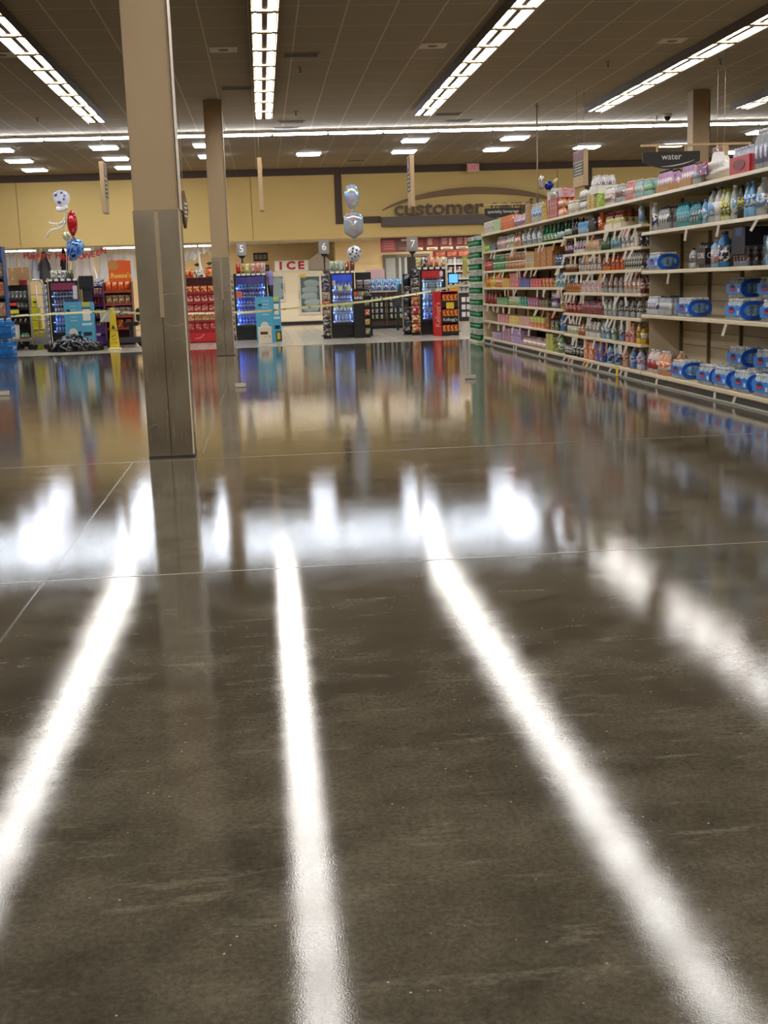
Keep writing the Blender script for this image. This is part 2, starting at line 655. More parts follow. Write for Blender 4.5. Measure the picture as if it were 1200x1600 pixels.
def make_fixture():
    t = thing('fluorescent_fixture', '', 'ceiling light')
    z = CH - 0.13
    part('housing', MB().box(-0.175, 0.175, -0.643, 0.643, z + 0.05, CH - 0.001)
         .box(-0.18, -0.172, -0.643, 0.643, z - 0.02, z + 0.05).box(0.172, 0.18, -0.643, 0.643, z - 0.02, z + 0.05).box(-0.035, 0.035, -0.643, 0.643, z + 0.012, z + 0.05), house, t)
    for s in (-1, 1):
        part('tube', MB().box(s * 0.095 - 0.046, s * 0.095 + 0.046, -0.63, 0.63, z + 0.02, z + 0.045), lamp, t)
    for yy in (-0.56,):
        part('baffle', MB().prism([(-0.172, z - 0.02), (-0.11, z - 0.012), (-0.1, z - 0.02), (0.1, z - 0.02), (0.11, z - 0.012), (0.172, z - 0.02), (0.172, z + 0.02), (-0.172, z + 0.02)], yy - 0.075, yy + 0.075), cream, t)
    return t


ROWS = [(-6.7, 'outermost row on the checkout end'), (fl(150, 190, 4.74).x, 'row beside the big column'), (fl(412, 186, 4.74).x, 'row above the middle of the floor'),
        (fl(660, 180, 4.74).x, 'row over the aisle'), (fl(944, 166, 4.74).x, 'row over the water shelves'), (fl(1182, 160, 4.74).x, 'last row beyond the water shelves')]
ROW_END = 26.65
for x, rn in ROWS:
    for k in range(28):
        spawn('fixture', make_fixture, (x, ROW_END - 0.645 - 1.29 * k, 0), 0,
              'fluorescent fixture, ' + ordn(k + 1) + ' from the far end, in the ' + rn, 'ceiling light', 'fluorescent fixtures in the ' + rn)


def make_strip():
    t = thing('strip_light', '', 'ceiling light')
    part('housing', MB().box(-0.64, 0.64, -0.06, 0.06, CH - 0.075, CH - 0.02), mat((150, 140, 126), 0.5), t)
    part('tube', MB().box(-0.625, 0.625, -0.055, 0.055, CH - 0.125, CH - 0.076), lamp_s, t, bevel=0.015)
    part('hanger', MB().box(-0.02, 0.02, -0.02, 0.02, CH - 0.02, CH - 0.001), house, t)
    return t


for k in range(22):
    xs = -13.16 + 1.29 * k
    spawn('strip', make_strip, (xs + 0.02, 29.45, 0), 0, 'white strip light, ' + ordn(k + 1) + ' in the line crossing the whole ceiling', 'ceiling light', 'strip lights across the ceiling')


def make_panel():
    t = thing('ceiling_panel_light', '', 'ceiling light')
    part('trim_ring', MB().box(-0.34, 0.34, -0.34, -0.30, CH - 0.03, CH).box(-0.34, 0.34, 0.30, 0.34, CH - 0.03, CH).box(-0.34, -0.30, -0.30, 0.30, CH - 0.03, CH).box(0.30, 0.34, -0.30, 0.30, CH - 0.03, CH), WHITE, t)
    part('diffuser', MB().box(-0.30, 0.30, -0.30, 0.30, CH - 0.06, CH - 0.01), lamp_p, t)
    return t


for r, (yy, xs) in enumerate(((31.9, (-6.26, -3.71, -1.2, 4.03, 6.59, 13.1)), (34.5, (-6.26, -3.73, -1.2, 1.44, 4.05, 6.6, 9.15, 11.6)), (37.0, (-6.3, -3.7, 14.2)))):
    for i, x in enumerate(xs):
        spawn('panel', make_panel, (x, yy, 0), 0, 'square ceiling light, ' + ordn(i + 1) + ' along in the ' + ordn(r + 1) + ' line behind the strip lights', 'ceiling light', 'square ceiling lights by the fascia')


def make_entry_light():
    t = thing('entry_light', '', 'ceiling light')
    part('frame', MB().box(-0.68, 0.68, -0.36, 0.36, 2.745, 2.759), WHITE, t)
    part('diffuser', MB().box(-0.64, 0.64, -0.32, 0.32, 2.71, 2.744), lamp_e, t)
    return t


for i, x in enumerate((-7.9, -6.2, -4.4, -1.95, 5.6, 7.4)):  # the last pair is added, unseen behind the menu board, to light the back
    spawn('entry_light', make_entry_light, (x, 41.3 + 0.4 * (i % 2), 0), 0, 'low entrance ceiling light, ' + ordn(i + 1) + ' along under the yellow fascia', 'ceiling light', 'entrance ceiling lights')

def make_fill_light():  # unseen lamps added behind the fascia to brighten the back wall and menu
    t = thing('added_fill_light', '', 'ceiling light')
    part('trim_ring', MB().box(-0.72, 0.72, -0.2, -0.17, 2.755, 2.76).box(-0.72, 0.72, 0.17, 0.2, 2.755, 2.76), WHITE, t)
    part('diffuser', MB().box(-0.7, 0.7, -0.169, 0.169, 2.757, 2.76), lamp_d, t)
    return t


lamp_d = mat((255, 240, 214), 0.5, emit=16.0)
for i, x in enumerate((-0.2, 1.4, 3.0, 4.6, 6.2)):
    spawn('fill_light', make_fill_light, (x, 39.48, 0), 0, 'added unseen fill light tucked behind the fascia, ' + ordn(i + 1) + ' counted from the red candy rack', 'ceiling light', 'added fill lights behind the fascia')

# ------------------------------------------------------------------ ceiling devices
for i, (px, py, w) in enumerate(((349, 76, 0.42), (676, 70, 0.42), (1050, 62, 0.42), (2, 84, 0.42))):
    p = fl(px, py, CH)
    t = thing('ceiling_speaker', 'square white ceiling speaker, ' + ('between column and middle light row', 'between middle and aisle light rows', 'beside the row over the water shelves', 'at the edge beyond the column')[i], 'speaker', (p.x, p.y, CH), 0, 'ceiling speakers')
    part('plate', MB().box(-w / 2, w / 2, -w / 2, w / 2, -0.02, 0), mat((240, 230, 212), 0.5), t, bevel=0.006)
    part('cone_grille', MB().lathe([(0.07, -0.026), (0.08, -0.02)], 20), mat((150, 134, 112), 0.6), t)
for i, (px, py) in enumerate(((370, 137), (455, 190), (448, 200), (716, 189), (700, 178), (470, 85), (556, 250))):
    p = fl(px, py, CH)
    t = thing('ceiling_vent', 'brown ceiling air vent, ' + ('beside the far column top', 'beyond the middle light row', 'close to the strip lights by the middle row', 'with dark slots near the strip lights', 'pale flush one by the aisle row', 'flush tile beside the middle row', 'flush tile near the brown band')[i], 'vent', (p.x, p.y, CH), 0, 'ceiling vents')
    part('frame', MB().box(-0.3, 0.3, -0.18, 0.18, -0.012, 0), mat((168, 152, 126), 0.6), t)
    for k in range(4):
        part('slat', MB().box(-0.26, 0.26, -0.14 + 0.08 * k, -0.10 + 0.08 * k, -0.018, -0.012), mat((96, 82, 64), 0.6), t)
for i, (px, py) in enumerate(((469, 105), (462, 174), (950, 96), (839, 166), (58, 183), (32, 230), (119, 227), (451, 222), (768, 218), (888, 211), (1026, 182), (1126, 92))):
    p = fl(px, py, CH)
    t = thing('sprinkler', 'small ceiling sprinkler, ' + ordn(i + 1) + ' of those dotted over the ceiling', 'sprinkler', (p.x, p.y, CH), 0, 'ceiling sprinklers')
    part('plate', MB().lathe([(0.05, -0.012), (0.055, 0)], 14), mat((170, 156, 130), 0.5), t)
    part('nozzle', MB().lathe([(0.03, -0.1), (0.012, -0.09), (0.012, -0.012)], 10), STEEL, t)
p = fl(1043, 178, CH)
t = thing('security_camera', 'dark dome security camera on the ceiling near the tall shelf column', 'camera', (p.x, p.y, CH))
part('mount', MB().lathe([(0.09, -0.06), (0.1, 0)], 18), WHITE, t)
part('dome', MB().lathe([(0.01, -0.15), (0.05, -0.135), (0.075, -0.1), (0.08, -0.06)], 18), mat((14, 14, 16), 0.1), t)

# exit sign
p = at(739, 262, 38.6)
t = thing('exit_sign', 'white and red EXIT sign under the brown band', 'sign', (p.x, 38.6, p.z))
part('case', MB().box(-0.19, 0.19, -0.05, 0.05, -0.13, 0.13), mat((214, 196, 184), 0.5), t, bevel=0.01)
part('bracket', MB().box(-0.02, 0.02, -0.02, 0.3, 0.13, CH - p.z - .003), WHITE, t)
text('lettering', 'EXIT', 0.19, mat((190, 40, 44), 0.5, emit=0.6), t, (0, -0.053, -0.005))

# customer service sign on the fascia
sgn = mat((104, 84, 66), 0.6)
a0, a1 = at(596, 345, FASCIA_Y - 0.1), at(728, 340, FASCIA_Y - 0.1)
cx = at(742, 320, FASCIA_Y - 0.1).x
hw = cx - a0.x
zb = at(600, 346, FASCIA_Y - 0.1).z
t = thing('customer_service_sign', 'brown arched customer service sign on the yellow fascia', 'sign', (cx, FASCIA_Y - 0.02, zb))
part('ledge', MB().box(-hw, hw, -0.16, 0, -0.16, 0.13), mat((98, 84, 74), 0.55), t, bevel=0.01)
arc_t, arc_b = [], []
zt = at(744, 292, FASCIA_Y - 0.1).z - zb
for k in range(25):
    u = -1 + 2 * k / 24
    arc_t.append((u * (hw - 0.05), 0.36 + (zt - 0.36) * (1 - u * u) ** 0.85))
    arc_b.append((u * (hw - 0.05), 0.33 + (zt - 0.33 - 0.2 * (1 - abs(u) ** 3)) * (1 - u * u) ** 0.95))
mb = MB()
for k in range(24):
    q = [arc_b[k], arc_b[k + 1], arc_t[k + 1], arc_t[k]]
    mb.prism(q, -0.08, 0)
part('arch', mb, mat((132, 100, 62), 0.55), t)
text('lettering', 'customer service', 0.62, sgn, t, (0, -0.06, 0.36), extrude=0.04, sx=1.18, bold=.008)

# ------------------------------------------------------------------ hanging aisle markers
tanboard = mat((206, 178, 136), 0.6)


def aisle_marker(px, py0, py1, Y, side, label, num, rz=0.0, w=0.55):
    a, b = at(px, py0, Y), at(px, py1, Y)
    h = a.z - b.z
    t = thing('aisle_marker', label, 'sign', (a.x, Y, b.z), rz, 'hanging aisle markers')
    part('board', MB().box(-0.045, 0.045, -w / 2, w / 2, 0, h), tanboard, t, bevel=0.005)
    s = side
    x0, x1 = sorted((s * 0.046, s * 0.050))
    part('number_panel', MB().box(x0, x1, -w / 2 + 0.04, w / 2 - 0.04, h * 0.70, h * 0.97), mat((134, 40, 48), 0.5), t)
    text('number', num, 0.24, WHITE, t, (s * 0.053, 0, h * 0.83), (PI / 2, 0, s * PI / 2))
    part('text_panel', MB().box(x0, x1, -w / 2 + 0.04, w / 2 - 0.04, h * 0.30, h * 0.66), mat((52, 46, 42), 0.5), t)
    for k in range(4):
        xx0, xx1 = sorted((s * 0.050, s * 0.053))
        part('text_line', MB().box(xx0, xx1, -w / 2 + 0.09, w / 2 - 0.12 - 0.05 * (k % 2), h * (0.34 + 0.08 * k), h * (0.37 + 0.08 * k)), mat((214, 206, 190), 0.5), t)
    part('wire', MB().tube([(0, -w / 3, h), (0, -w / 3, CH - b.z)], 0.004, 5).tube([(0, w / 3, h), (0, w / 3, CH - b.z)], 0.004, 5), mat((190, 176, 150), 0.5), t)
    return t


aisle_marker(160, 254, 334, 27.1, 1, 'tan hanging aisle board with dark text panel beside the big column', '3')
aisle_marker(405, 248, 330, 27.1, 1, 'plain tan hanging board seen edge-on over the middle of the floor', '4')
aisle_marker(641, 244, 324, 27.1, -1, 'tan hanging aisle board in front of the customer service lettering', '6')
aisle_marker(907, 235, 292, 24.0, -1, 'tan hanging aisle board with red number above the shelves, near the blue balloon', '7', w=0.8)
aisle_marker(1126, 229, 265, 20.6, -1, 'tan hanging aisle board with red number five beyond the red tray', '5', w=0.5)

a, b = at(286, 298, 26), at(287, 357, 26)
h = a.z - b.z
t = thing('diamond_sign', 'brown diamond hanging sign seen nearly edge-on beside the big column', 'sign', (a.x, 26, b.z), -0.1)
part('board', MB().prism([(0, 0), (0.36, h / 2), (0, h), (-0.36, h / 2)], -0.03, 0.03, plane='YZ'), mat((120, 92, 58), 0.6), t)
for k in range(4):
    part('text_line', MB().box(0.031, 0.035, -0.16 + 0.03 * (k % 2), 0.16, h * (0.3 + 0.11 * k), h * (0.35 + 0.11 * k)), WHITE, t)
part('wire', MB().tube([(0, 0, h), (0, 0, CH - b.z)], 0.005, 5), mat((210, 196, 170), 0.5), t)
p = at(840, 300, 26)
t = thing('hanging_wire', 'thin pale pole hanging from the ceiling over the shelves beside the blue balloon', 'wire', (p.x, 26, p.z))
part('rod', MB().tube([(0, 0, -0.1), (0, 0, CH - p.z)], 0.014, 6), mat((206, 190, 160), 0.5), t)
part('weight', MB().box(-0.03, 0.03, -0.03, 0.03, -0.3, -0.1), mat((110, 90, 70), 0.5), t)

# ------------------------------------------------------------------ the long run of shelves
GX, GB = 4.587, 5.10        # shelf front and back panel
SECS = {
    'A': (18.72, 25.70, 7, [2.22, 1.87, 1.48, 1.15, 0.82, 0.475, 0.13], 'tall tan shelving run at the far end of the aisle, stocked with juice boxes'),
    'B': (14.78, 18.70, 4, [2.22, 1.905, 1.64, 1.37, 1.075, 0.77, 0.455, 0.13], 'tan shelving run with eight close shelves in the middle of the aisle'),
    'C': (9.92, 14.76, 5, [2.22, 1.80, 1.345, 0.825, 0.13], 'tan shelving run holding the blue water cases under the water sign'),
}
SECNAME = {'A': 'far shelves', 'B': 'middle shelves', 'C': 'water shelves'}
shelf_m = mat((206, 190, 158), 0.45)
panel_m = wall_paint('shelf_back', (224, 209, 178), 0.6)
rail_m = mat((214, 199, 170), 0.35)
kick_m = wall_paint('kick_plate_grime', (62, 59, 55), 0.5, 0.7)
tag_w = mat((240, 232, 220), 0.5)
tag_o = mat((232, 176, 116), 0.5)
tag_r = mat((206, 140, 130), 0.5)
tag_y = mat((236, 208, 50), 0.5)
rng = random.Random(3)
tag_mesh = {}
for nm, m_ in (('w', tag_w), ('o', tag_o), ('r', tag_r), ('y', tag_y)):
    tag_mesh[nm] = MB().prism([(0.0, 0.0), (-0.026, 0.0), (-0.05, -0.115), (-0.024, -0.12)], -0.002, 0.002).mesh('price_tag', m_)
for s, (y0, y1, nb, levels, lab) in SECS.items():
    g = thing('gondola_shelving', lab, 'shelving', (GX, y0, 0))
    L = y1 - y0
    bay = L / nb
    D = GB - GX
    part('back_panel', MB().box(D, D + 0.05, 0, L, 0.1, 2.26), panel_m, g)
    kp = part('kick_plate', MB().box(0.03, 0.06, 0, L, 0, 0.10), kick_m, g)
    part('floor_edging', MB().box(0.0, 0.03, 0, L, 0.002, 0.018), mat((186, 182, 170), 0.5), g)
    pm = MB().box(D - 0.035, D, -0.016, 0.016, 0.1, 2.26)
    slot = MB()
    pmm = pm.mesh('upright', mat((120, 106, 84), 0.5))
    for k in range(nb + 1):
        link('upright', pmm, g, (0, min(max(k * bay, 0.016), L - 0.016), 0))
    seam = MB().box(D - 0.004, D, 0, L, 0, 0.006).mesh('panel_seam', mat((150, 134, 104), 0.6))
    for zz in (0.45, 0.62, 0.98, 1.16, 1.55):
        link('panel_seam', seam, g, (0, 0, zz))
    sm = MB().box(0.015, D - 0.002, 0.002, bay - 0.002, -0.03, 0).box(0.2, D - 0.002, 0.002, 0.008, -0.06, -0.03).mesh('shelf', shelf_m)
    dm = MB().box(0.02, D - 0.002, 0.002, bay - 0.002, -0.05, 0).mesh('base_deck', shelf_m)
    rm = MB().prism([(0.015, 0.004), (0.0, -0.004), (-0.004, -0.034), (0.004, -0.037), (0.015, -0.034)], 0.003, bay - 0.003).mesh('price_rail', rail_m)
    for li, z in enumerate(levels):
        last = li == len(levels) - 1
        for k in range(nb):
            sh = link('base_deck' if last else 'shelf', dm if last else sm, g, (0, k * bay, z))
            link('price_rail', rm, sh)
            if li == 0:
                continue
            n = {'A': rng.choice((0, 1, 2, 2, 3)), 'B': rng.choice((2, 3, 4, 5)), 'C': rng.choice((0, 0, 1))}[s]
            for q in range(n):
                o = link('price_tag', tag_mesh[rng.choice('wwwwwwwwwowr')], sh, (-0.004, rng.uniform(0.05, bay - 0.05), -0.035))
                o.rotation_euler = (0, rng.uniform(-0.35, 0.35), rng.uniform(-0.3, 0.3))
                if last:
                    o.scale = (1, 1, .55)
    if s == 'A':
        part('end_panel', MB().box(0.0, D + 0.05, L, L + 0.03, 0, 2.26), panel_m, g)
    if s == 'C':
        part('divider_panel', MB().box(0.1, D, L - 0.012, L, 0.13, 2.2), panel_m, g)
o = link('sale_tag', MB().box(-0.004, 0, -0.05, 0.05, -0.13, 0).mesh('sale_tag', tag_y), None, (GX - 0.012, 15.75, 0.135))
tag(o, 'yellow triangular sale tag hanging from the lowest shelf rail', 'tag')


# ------------------------------------------------------------------ products
def body_profile(shape, r, h):
    if shape == 'wine':
        return [(r * 0.96, 0), (r, h * 0.03), (r, h * 0.55), (r * 0.8, h * 0.66), (r * 0.4, h * 0.78), (r * 0.34, h * 0.95)], (0.12, 0.45), (r * 0.40, h * 0.93, h)
    if shape == 'slim':
        return [(r * 0.95, 0), (r, h * 0.02), (r, h * 0.72), (r * 0.62, h * 0.84), (r * 0.45, h * 0.93)], (0.15, 0.62), (r * 0.55, h * 0.91, h)
    if shape == 'jug':
        return [(r * 0.92, 0), (r, h * 0.04), (r * 0.97, h * 0.3), (r, h * 0.6), (r * 0.75, h * 0.76), (r * 0.36, h * 0.88), (r * 0.32, h * 0.94)], (0.2, 0.58), (r * 0.4, h * 0.92, h)
    return [(r * 0.9, 0), (r, h * 0.03), (r, h * 0.28), (r * 0.93, h * 0.33), (r, h * 0.38), (r, h * 0.62), (r * 0.72, h * 0.78), (r * 0.42, h * 0.87), (r * 0.40, h * 0.93)], (0.3, 0.64), (r * 0.47, h * 0.91, h)


def mk(c):
    """a colour triple, or an already made material"""
    return mat(c, 0.22) if isinstance(c, (tuple, list)) else c


def bottle(shape, r, h, body, cap, label, ink=None, name='drink_bottle'):
    def build():
        pr, (l0, l1), (cr, c0, c1) = body_profile(shape, r, h)
        o = link(name, MB().lathe(pr, 12).mesh(name, mk(body)))
        part('cap', MB().lathe([(cr, c0), (cr, c1 - 0.003), (cr * 0.9, c1)], 10), mk(cap), o)
        if label:
            lm = printed(label, ink, scale=2.2) if ink else mk(label)
            part('label', MB().lathe([(r * 1.015, h * l0), (r * 1.015, h * l1)], 12), lm, o)
        if shape == 'jug':
            part('handle', MB().tube([(0, -r * 0.25, h * 0.92), (0, -r * 0.85, h * 0.88), (0, -r * 0.98, h * 0.76), (0, -r * 0.9, h * 0.62)], r * 0.10, 6), mk(cap), o)
        return o
    return build


def packbottle(shape, r, h, body, cap, label, ink=None):
    """one mesh, its cap and label as inks of the mesh: for bottles held in a pack"""
    pr, (l0, l1), (cr, c0, c1) = body_profile(shape, r, h)
    mb = MB().lathe(pr, 10, mi=0).lathe([(cr, c0), (cr, c1 - 0.003), (cr * 0.9, c1)], 8, mi=1)
    if label:
        mb.lathe([(r * 1.015, h * l0), (r * 1.015, h * l1)], 10, mi=2)
    return mb.mesh('bottle', [mk(body), mk(cap), printed(label, ink, scale=2.2) if ink else mk(label or (255, 255, 255))])


def can(r, h, c1, c2):
    def build():
        o = link('drink_can', MB().lathe([(r * 0.8, 0), (r, h * 0.06), (r, h * 0.9), (r * 0.82, h * 0.97)], 12).mesh('drink_can', printed(c1, c2, scale=2.0)))
        part('rim', MB().lathe([(r * 0.84, h * 0.965), (r * 0.86, h), (r * 0.75, h)], 12), CHROME, o)
        return o
    return build


def jar(r, h, c1, c2, lid):
    def build():
        o = link('jar', MB().lathe([(r * 0.94, 0), (r, h * 0.04), (r, h * 0.75), (r * 0.85, h * 0.84)], 14).mesh('jar', mk(c1)))
        part('lid', MB().lathe([(r * 0.88, h * 0.82), (r * 0.88, h * 0.98), (r * 0.84, h)], 14), mk(lid), o)
        part('label', MB().lathe([(r * 1.015, h * 0.15), (r * 1.015, h * 0.68)], 14), printed(c2, c1 if isinstance(c1, tuple) else (40, 40, 40), scale=2.0), o)
        return o
    return build


def tub(r, h, c1, c2, lid):
    def build():
        o = link('tub', MB().lathe([(r * 0.9, 0), (r, h * 0.1), (r, h * 0.86)], 18).mesh('tub', printed(c1, c2, scale=1.6)))
        part('lid', MB().lathe([(r * 1.04, h * 0.84), (r * 1.04, h * 0.98), (r, h)], 18), mk(lid), o)
        return o
    return build


def carton(w, d, h, c1, c2, c3=None):
    def build():
        o = link('carton', MB().box(-d / 2, d / 2, -w / 2, w / 2, 0, h).mesh('carton', mat(c1, 0.4), 0.003))
        pm = printed(c1, c2, c3, scale=2.2)
        part('front_panel', MB().box(-d / 2 - 0.0012, -d / 2, -w * 0.44, w * 0.44, h * 0.08, h * 0.92).box(-d * 0.44, d * 0.44, -w / 2 - 0.0012, -w / 2, h * 0.08, h * 0.92), pm, o)
        return o
    return build


def pack(nx, ny, pb, r, h, film=None, tray=None, band=None, tray_h=0.35):
    """bottles held together by film or standing in a tray: nx along the aisle, ny deep"""
    def build():
        o = link('drink_pack', None)
        me = packbottle(*pb)
        p_ = 2 * r + 0.002
        for i in range(nx):
            for j in range(ny):
                link('bottle', me, o, ((j - (ny - 1) / 2) * p_, (i - (nx - 1) / 2) * p_, 0.004))
        hx, hy = ny * p_ / 2 + 0.003, nx * p_ / 2 + 0.003
        if tray:
            hh = h * tray_h
            tm = mat(tray, 0.7) if isinstance(tray, tuple) else tray
            part('tray', MB().box(-hx - 0.004, hx + 0.004, -hy - 0.004, hy + 0.004, 0, 0.004).box(-hx - 0.004, -hx, -hy - 0.004, hy + 0.004, 0.004, hh).box(hx, hx + 0.004, -hy - 0.004, hy + 0.004, 0.004, hh)
                 .box(-hx, hx, -hy - 0.004, -hy, 0.004, hh).box(-hx, hx, hy, hy + 0.004, 0.004, hh), tm, o)
        if film:
            ring = MB()
            for z0, z1 in ((0.0, h * 0.80),):
                ring.box(-hx - 0.002, -hx, -hy, hy, z0, z1).box(hx, hx + 0.002, -hy, hy, z0, z1).box(-hx, hx, -hy - 0.002, -hy, z0, z1).box(-hx, hx, hy, hy + 0.002, z0, z1)
            part('shrink_film', ring, film, o)
        if band:
            c1, c2 = band
            z0, z1 = h * 0.22, h * 0.62
            part('printed_band', MB().box(-hx - 0.006, -hx - 0.002, -hy - 0.004, hy + 0.004, z0, z1).box(-hx - 0.002, hx, -hy - 0.006, -hy - 0.002, z0, z1), printed(c1, c2, scale=2.0), o)
        return o
    return build


WB_R, WB_H = 0.0315, 0.205
blue_film = mat((24, 138, 240), 0.3, coat=0.4)
deep_film = mat((16, 92, 216), 0.3, coat=0.4)
sky_film = mat((60, 150, 216), 0.3, coat=0.4)


def water_case():
    """twenty-four bottle case in blue film; the end wrap is cut by an oval that shows the bottles"""
    o = link('water_case', None)
    me = packbottle('water', WB_R, WB_H, mat((226, 236, 242), 0.1, 0, 0.4), (246, 248, 250), (110, 176, 232))
    P_ = 2 * WB_R + 0.001
    nx, ny = 6, 4
    for i in range(nx):
        for j in range(ny):
            link('bottle', me, o, ((j - 1.5) * P_, (i - 2.5) * P_, 0.003))
    hx, hy = ny * P_ / 2 + 0.004, nx * P_ / 2 + 0.004
    z0, z1 = 0.045, 0.15
    # front wrap with a wavy top edge
    top = [(-hy + 2 * hy * k / 16, z1 - 0.012 * (1 + math.cos(k * 1.2)) * 0.5) for k in range(17)]
    part('front_wrap', MB().prism([(hy, z0), (-hy, z0)] + top, -hx - 0.003, -hx, plane='YZ'), blue_film, o)
    em = part('emblem', MB().prism([(0.02 + 0.075 * math.cos(2 * PI * k / 20), 0.102 + 0.034 * math.sin(2 * PI * k / 20)) for k in range(20)], -hx - 0.005, -hx - 0.003, plane='YZ'), mat((20, 34, 110), 0.3), o)
    part('swoosh', MB().prism([(-0.045, 0.092), (0.02, 0.07), (0.085, 0.092), (0.085, 0.106), (0.02, 0.094), (-0.045, 0.106)], -hx - 0.006, -hx - 0.005, plane='YZ'), mat((226, 60, 66), 0.3), em)
    part('pale_panel', MB().prism([(-hy + 0.03, 0.06), (-hy + 0.075, 0.06), (-hy + 0.075, 0.10), (-hy + 0.03, 0.10)], -hx - 0.005, -hx - 0.003, plane='YZ'), WHITE, o)
    # end wrap: rounded oblong with an oval window
    n = 32
    outer, inner = [], []
    zc, zh, ih = 0.098, 0.088, 0.055
    for k in range(n):
        a = 2 * PI * k / n
        c, s = math.cos(a), math.sin(a)
        outer.append((math.copysign(abs(c) ** 0.7, c) * hx, zc + math.copysign(abs(s) ** 0.7, s) * zh))
        inner.append((c * hx * 0.74, zc + s * ih))
    for side in (-1, 1):
        mb = MB()
        ya, yb = side * (hy + 0.003), side * hy
        for k in range(n):
            j = (k + 1) % n
            mb.prism([outer[k], outer[j], inner[j], inner[k]], min(ya, yb), max(ya, yb))
        part('end_wrap', mb, deep_film, o)
    part('shrink_film', MB().box(-hx - 0.001, -hx, -hy, hy, 0.0, WB_H * 0.84).box(hx, hx + 0.001, -hy, hy, 0, WB_H * 0.84).box(-hx, hx, -hy - 0.001, -hy, 0, WB_H * 0.84).box(-hx, hx, hy, hy + 0.001, 0, WB_H * 0.84), FILM, o)
    return o


def yat(px, z, X=4.62):
    lo, hi = 3.0, 60.0
    for _ in range(50):
        m_ = (lo + hi) / 2
        if px_of((X, m_, z)) > px:
            lo = m_
        else:
            hi = m_
    return (lo + hi) / 2


PLACED = []
SHELFWORD = ['top', 'second', 'third', 'fourth', 'fifth', 'sixth', 'seventh', 'eighth']


def shelf_word(s, l):
    return 'lowest' if l == len(SECS[s][3]) - 1 else SHELFWORD[l]


def run(s, l, x0, x1, build, desc, cat, w, d, deep=2, tiers=1, h=0.0, n=None, xoff=0.0, zoff=0.0, maxn=7, tail=''):
    """a facing of alike goods between two pixels of the shelf edge: a front line, and the ranks behind its near end"""
    z = SECS[s][3][l] + zoff + 0.001
    ya, yb = yat(x0, z), yat(x1, z)          # ya is the far end
    span = max(ya - yb, w)
    if n is None:
        n = max(1, min(4 if cat == 'bottle' else maxn, int(span / (w * (1.9 if cat == 'bottle' else 1.0)))))
    step = span / n
    key = build.__code__.co_name + desc + s
    grp = desc + 's on the ' + shelf_word(s, l) + ' of the ' + SECNAME[s]
    loc_w = 'on ' + shelf_word(s, l) + ' ' + SECNAME[s][:-1].replace('shelve', 'shelf')
    fz = 1.0
    if l and h and 'kw_free' not in tail:
        room = SECS[s][3][l - 1] - SECS[s][3][l] - zoff - 0.068
        fz = min(1.0, room / (tiers * (h + 0.001)))
    for t in range(tiers):
        for i in range(n):
            y = ya - step * (i + 0.5)
            for j in range(deep if i == n - 1 else 1):
                x = 4.612 + xoff + d / 2 + j * (d + 0.004)
                if x + d / 2 > GB - 0.03:
                    break
                lab = desc
                if n > 1 and j == 0:
                    lab += ', ' + ordn(i + 1) + ' from far end'
                elif n > 1 or deep > 1:
                    lab += ', ' + ('front one' if j == 0 else ordn(j) + ' behind the near end one' if n > 1 else ordn(j) + ' behind the front one')
                if tiers > 1:
                    lab += (' in bottom layer', ' in upper layer', ' in third layer')[t]
                lab += ', ' + loc_w + tail
                spawn(key, build, (x, y, z + t * (h + 0.001) * fz), rng.uniform(-0.05, 0.05) if cat == 'bottle' else 0, lab, cat, grp).scale = (1, 1, fz)


def B(s, l, x0, x1, desc, shape, r, h, body, cap, label, ink=None, deep=2, **k):
    nm = 'drink_bottle'
    for q in ('water', 'juice', 'tea', 'sports', 'glass', 'jug'):
        if q in desc:
            nm = 'drink_jug' if q == 'jug' else q + '_bottle'
            break
    run(s, l, x0, x1, bottle(shape, r, h, body, cap, label, ink, nm), desc, 'bottle', 2 * r + 0.006, 2 * r + 0.002, deep, h=h, **k)


def X(s, l, x0, x1, desc, w, d, h, c1, c2, c3=None, deep=2, **k):
    run(s, l, x0, x1, carton(w, d, h, c1, c2, c3), desc, 'carton', w + 0.004, d, deep, h=h, **k)


def Kp(s, l, x0, x1, desc, nx, ny, r, h, pb, deep=1, **k):
    kw = {q: k.pop(q) for q in ('film', 'tray', 'band', 'tray_h') if q in k}
    run(s, l, x0, x1, pack(nx, ny, pb, r, h, **kw), desc, 'drink pack', nx * (2 * r + 0.002) + 0.02, ny * (2 * r + 0.002) + 0.02, deep, h=h, **k)


def J(s, l, x0, x1, desc, r, h, c1, c2, lid, deep=2, **k):
    run(s, l, x0, x1, jar(r, h, c1, c2, lid), desc, 'jar', 2 * r + 0.006, 2 * r + 0.002, deep, h=h, **k)


def T(s, l, x0, x1, desc, r, h, c1, c2, lid, deep=1, **k):
    run(s, l, x0, x1, tub(r, h, c1, c2, lid), desc, 'tub', 2 * r * 1.04 + 0.006, 2 * r * 1.04 + 0.002, deep, h=h, **k)


def C(s, l, x0, x1, desc, r, h, c1, c2, deep=3, **k):
    run(s, l, x0, x1, can(r, h, c1, c2), desc, 'can', 2 * r + 0.004, 2 * r + 0.002, deep, h=h, **k)


wh, bk = (234, 232, 226), (24, 24, 26)
cl = CLEAR
dgreen = mat((14, 64, 36), 0.12, 0, 0.2)
mgreen = mat((26, 110, 58), 0.12, 0, 0.25)
dark = mat((28, 22, 18), 0.12)
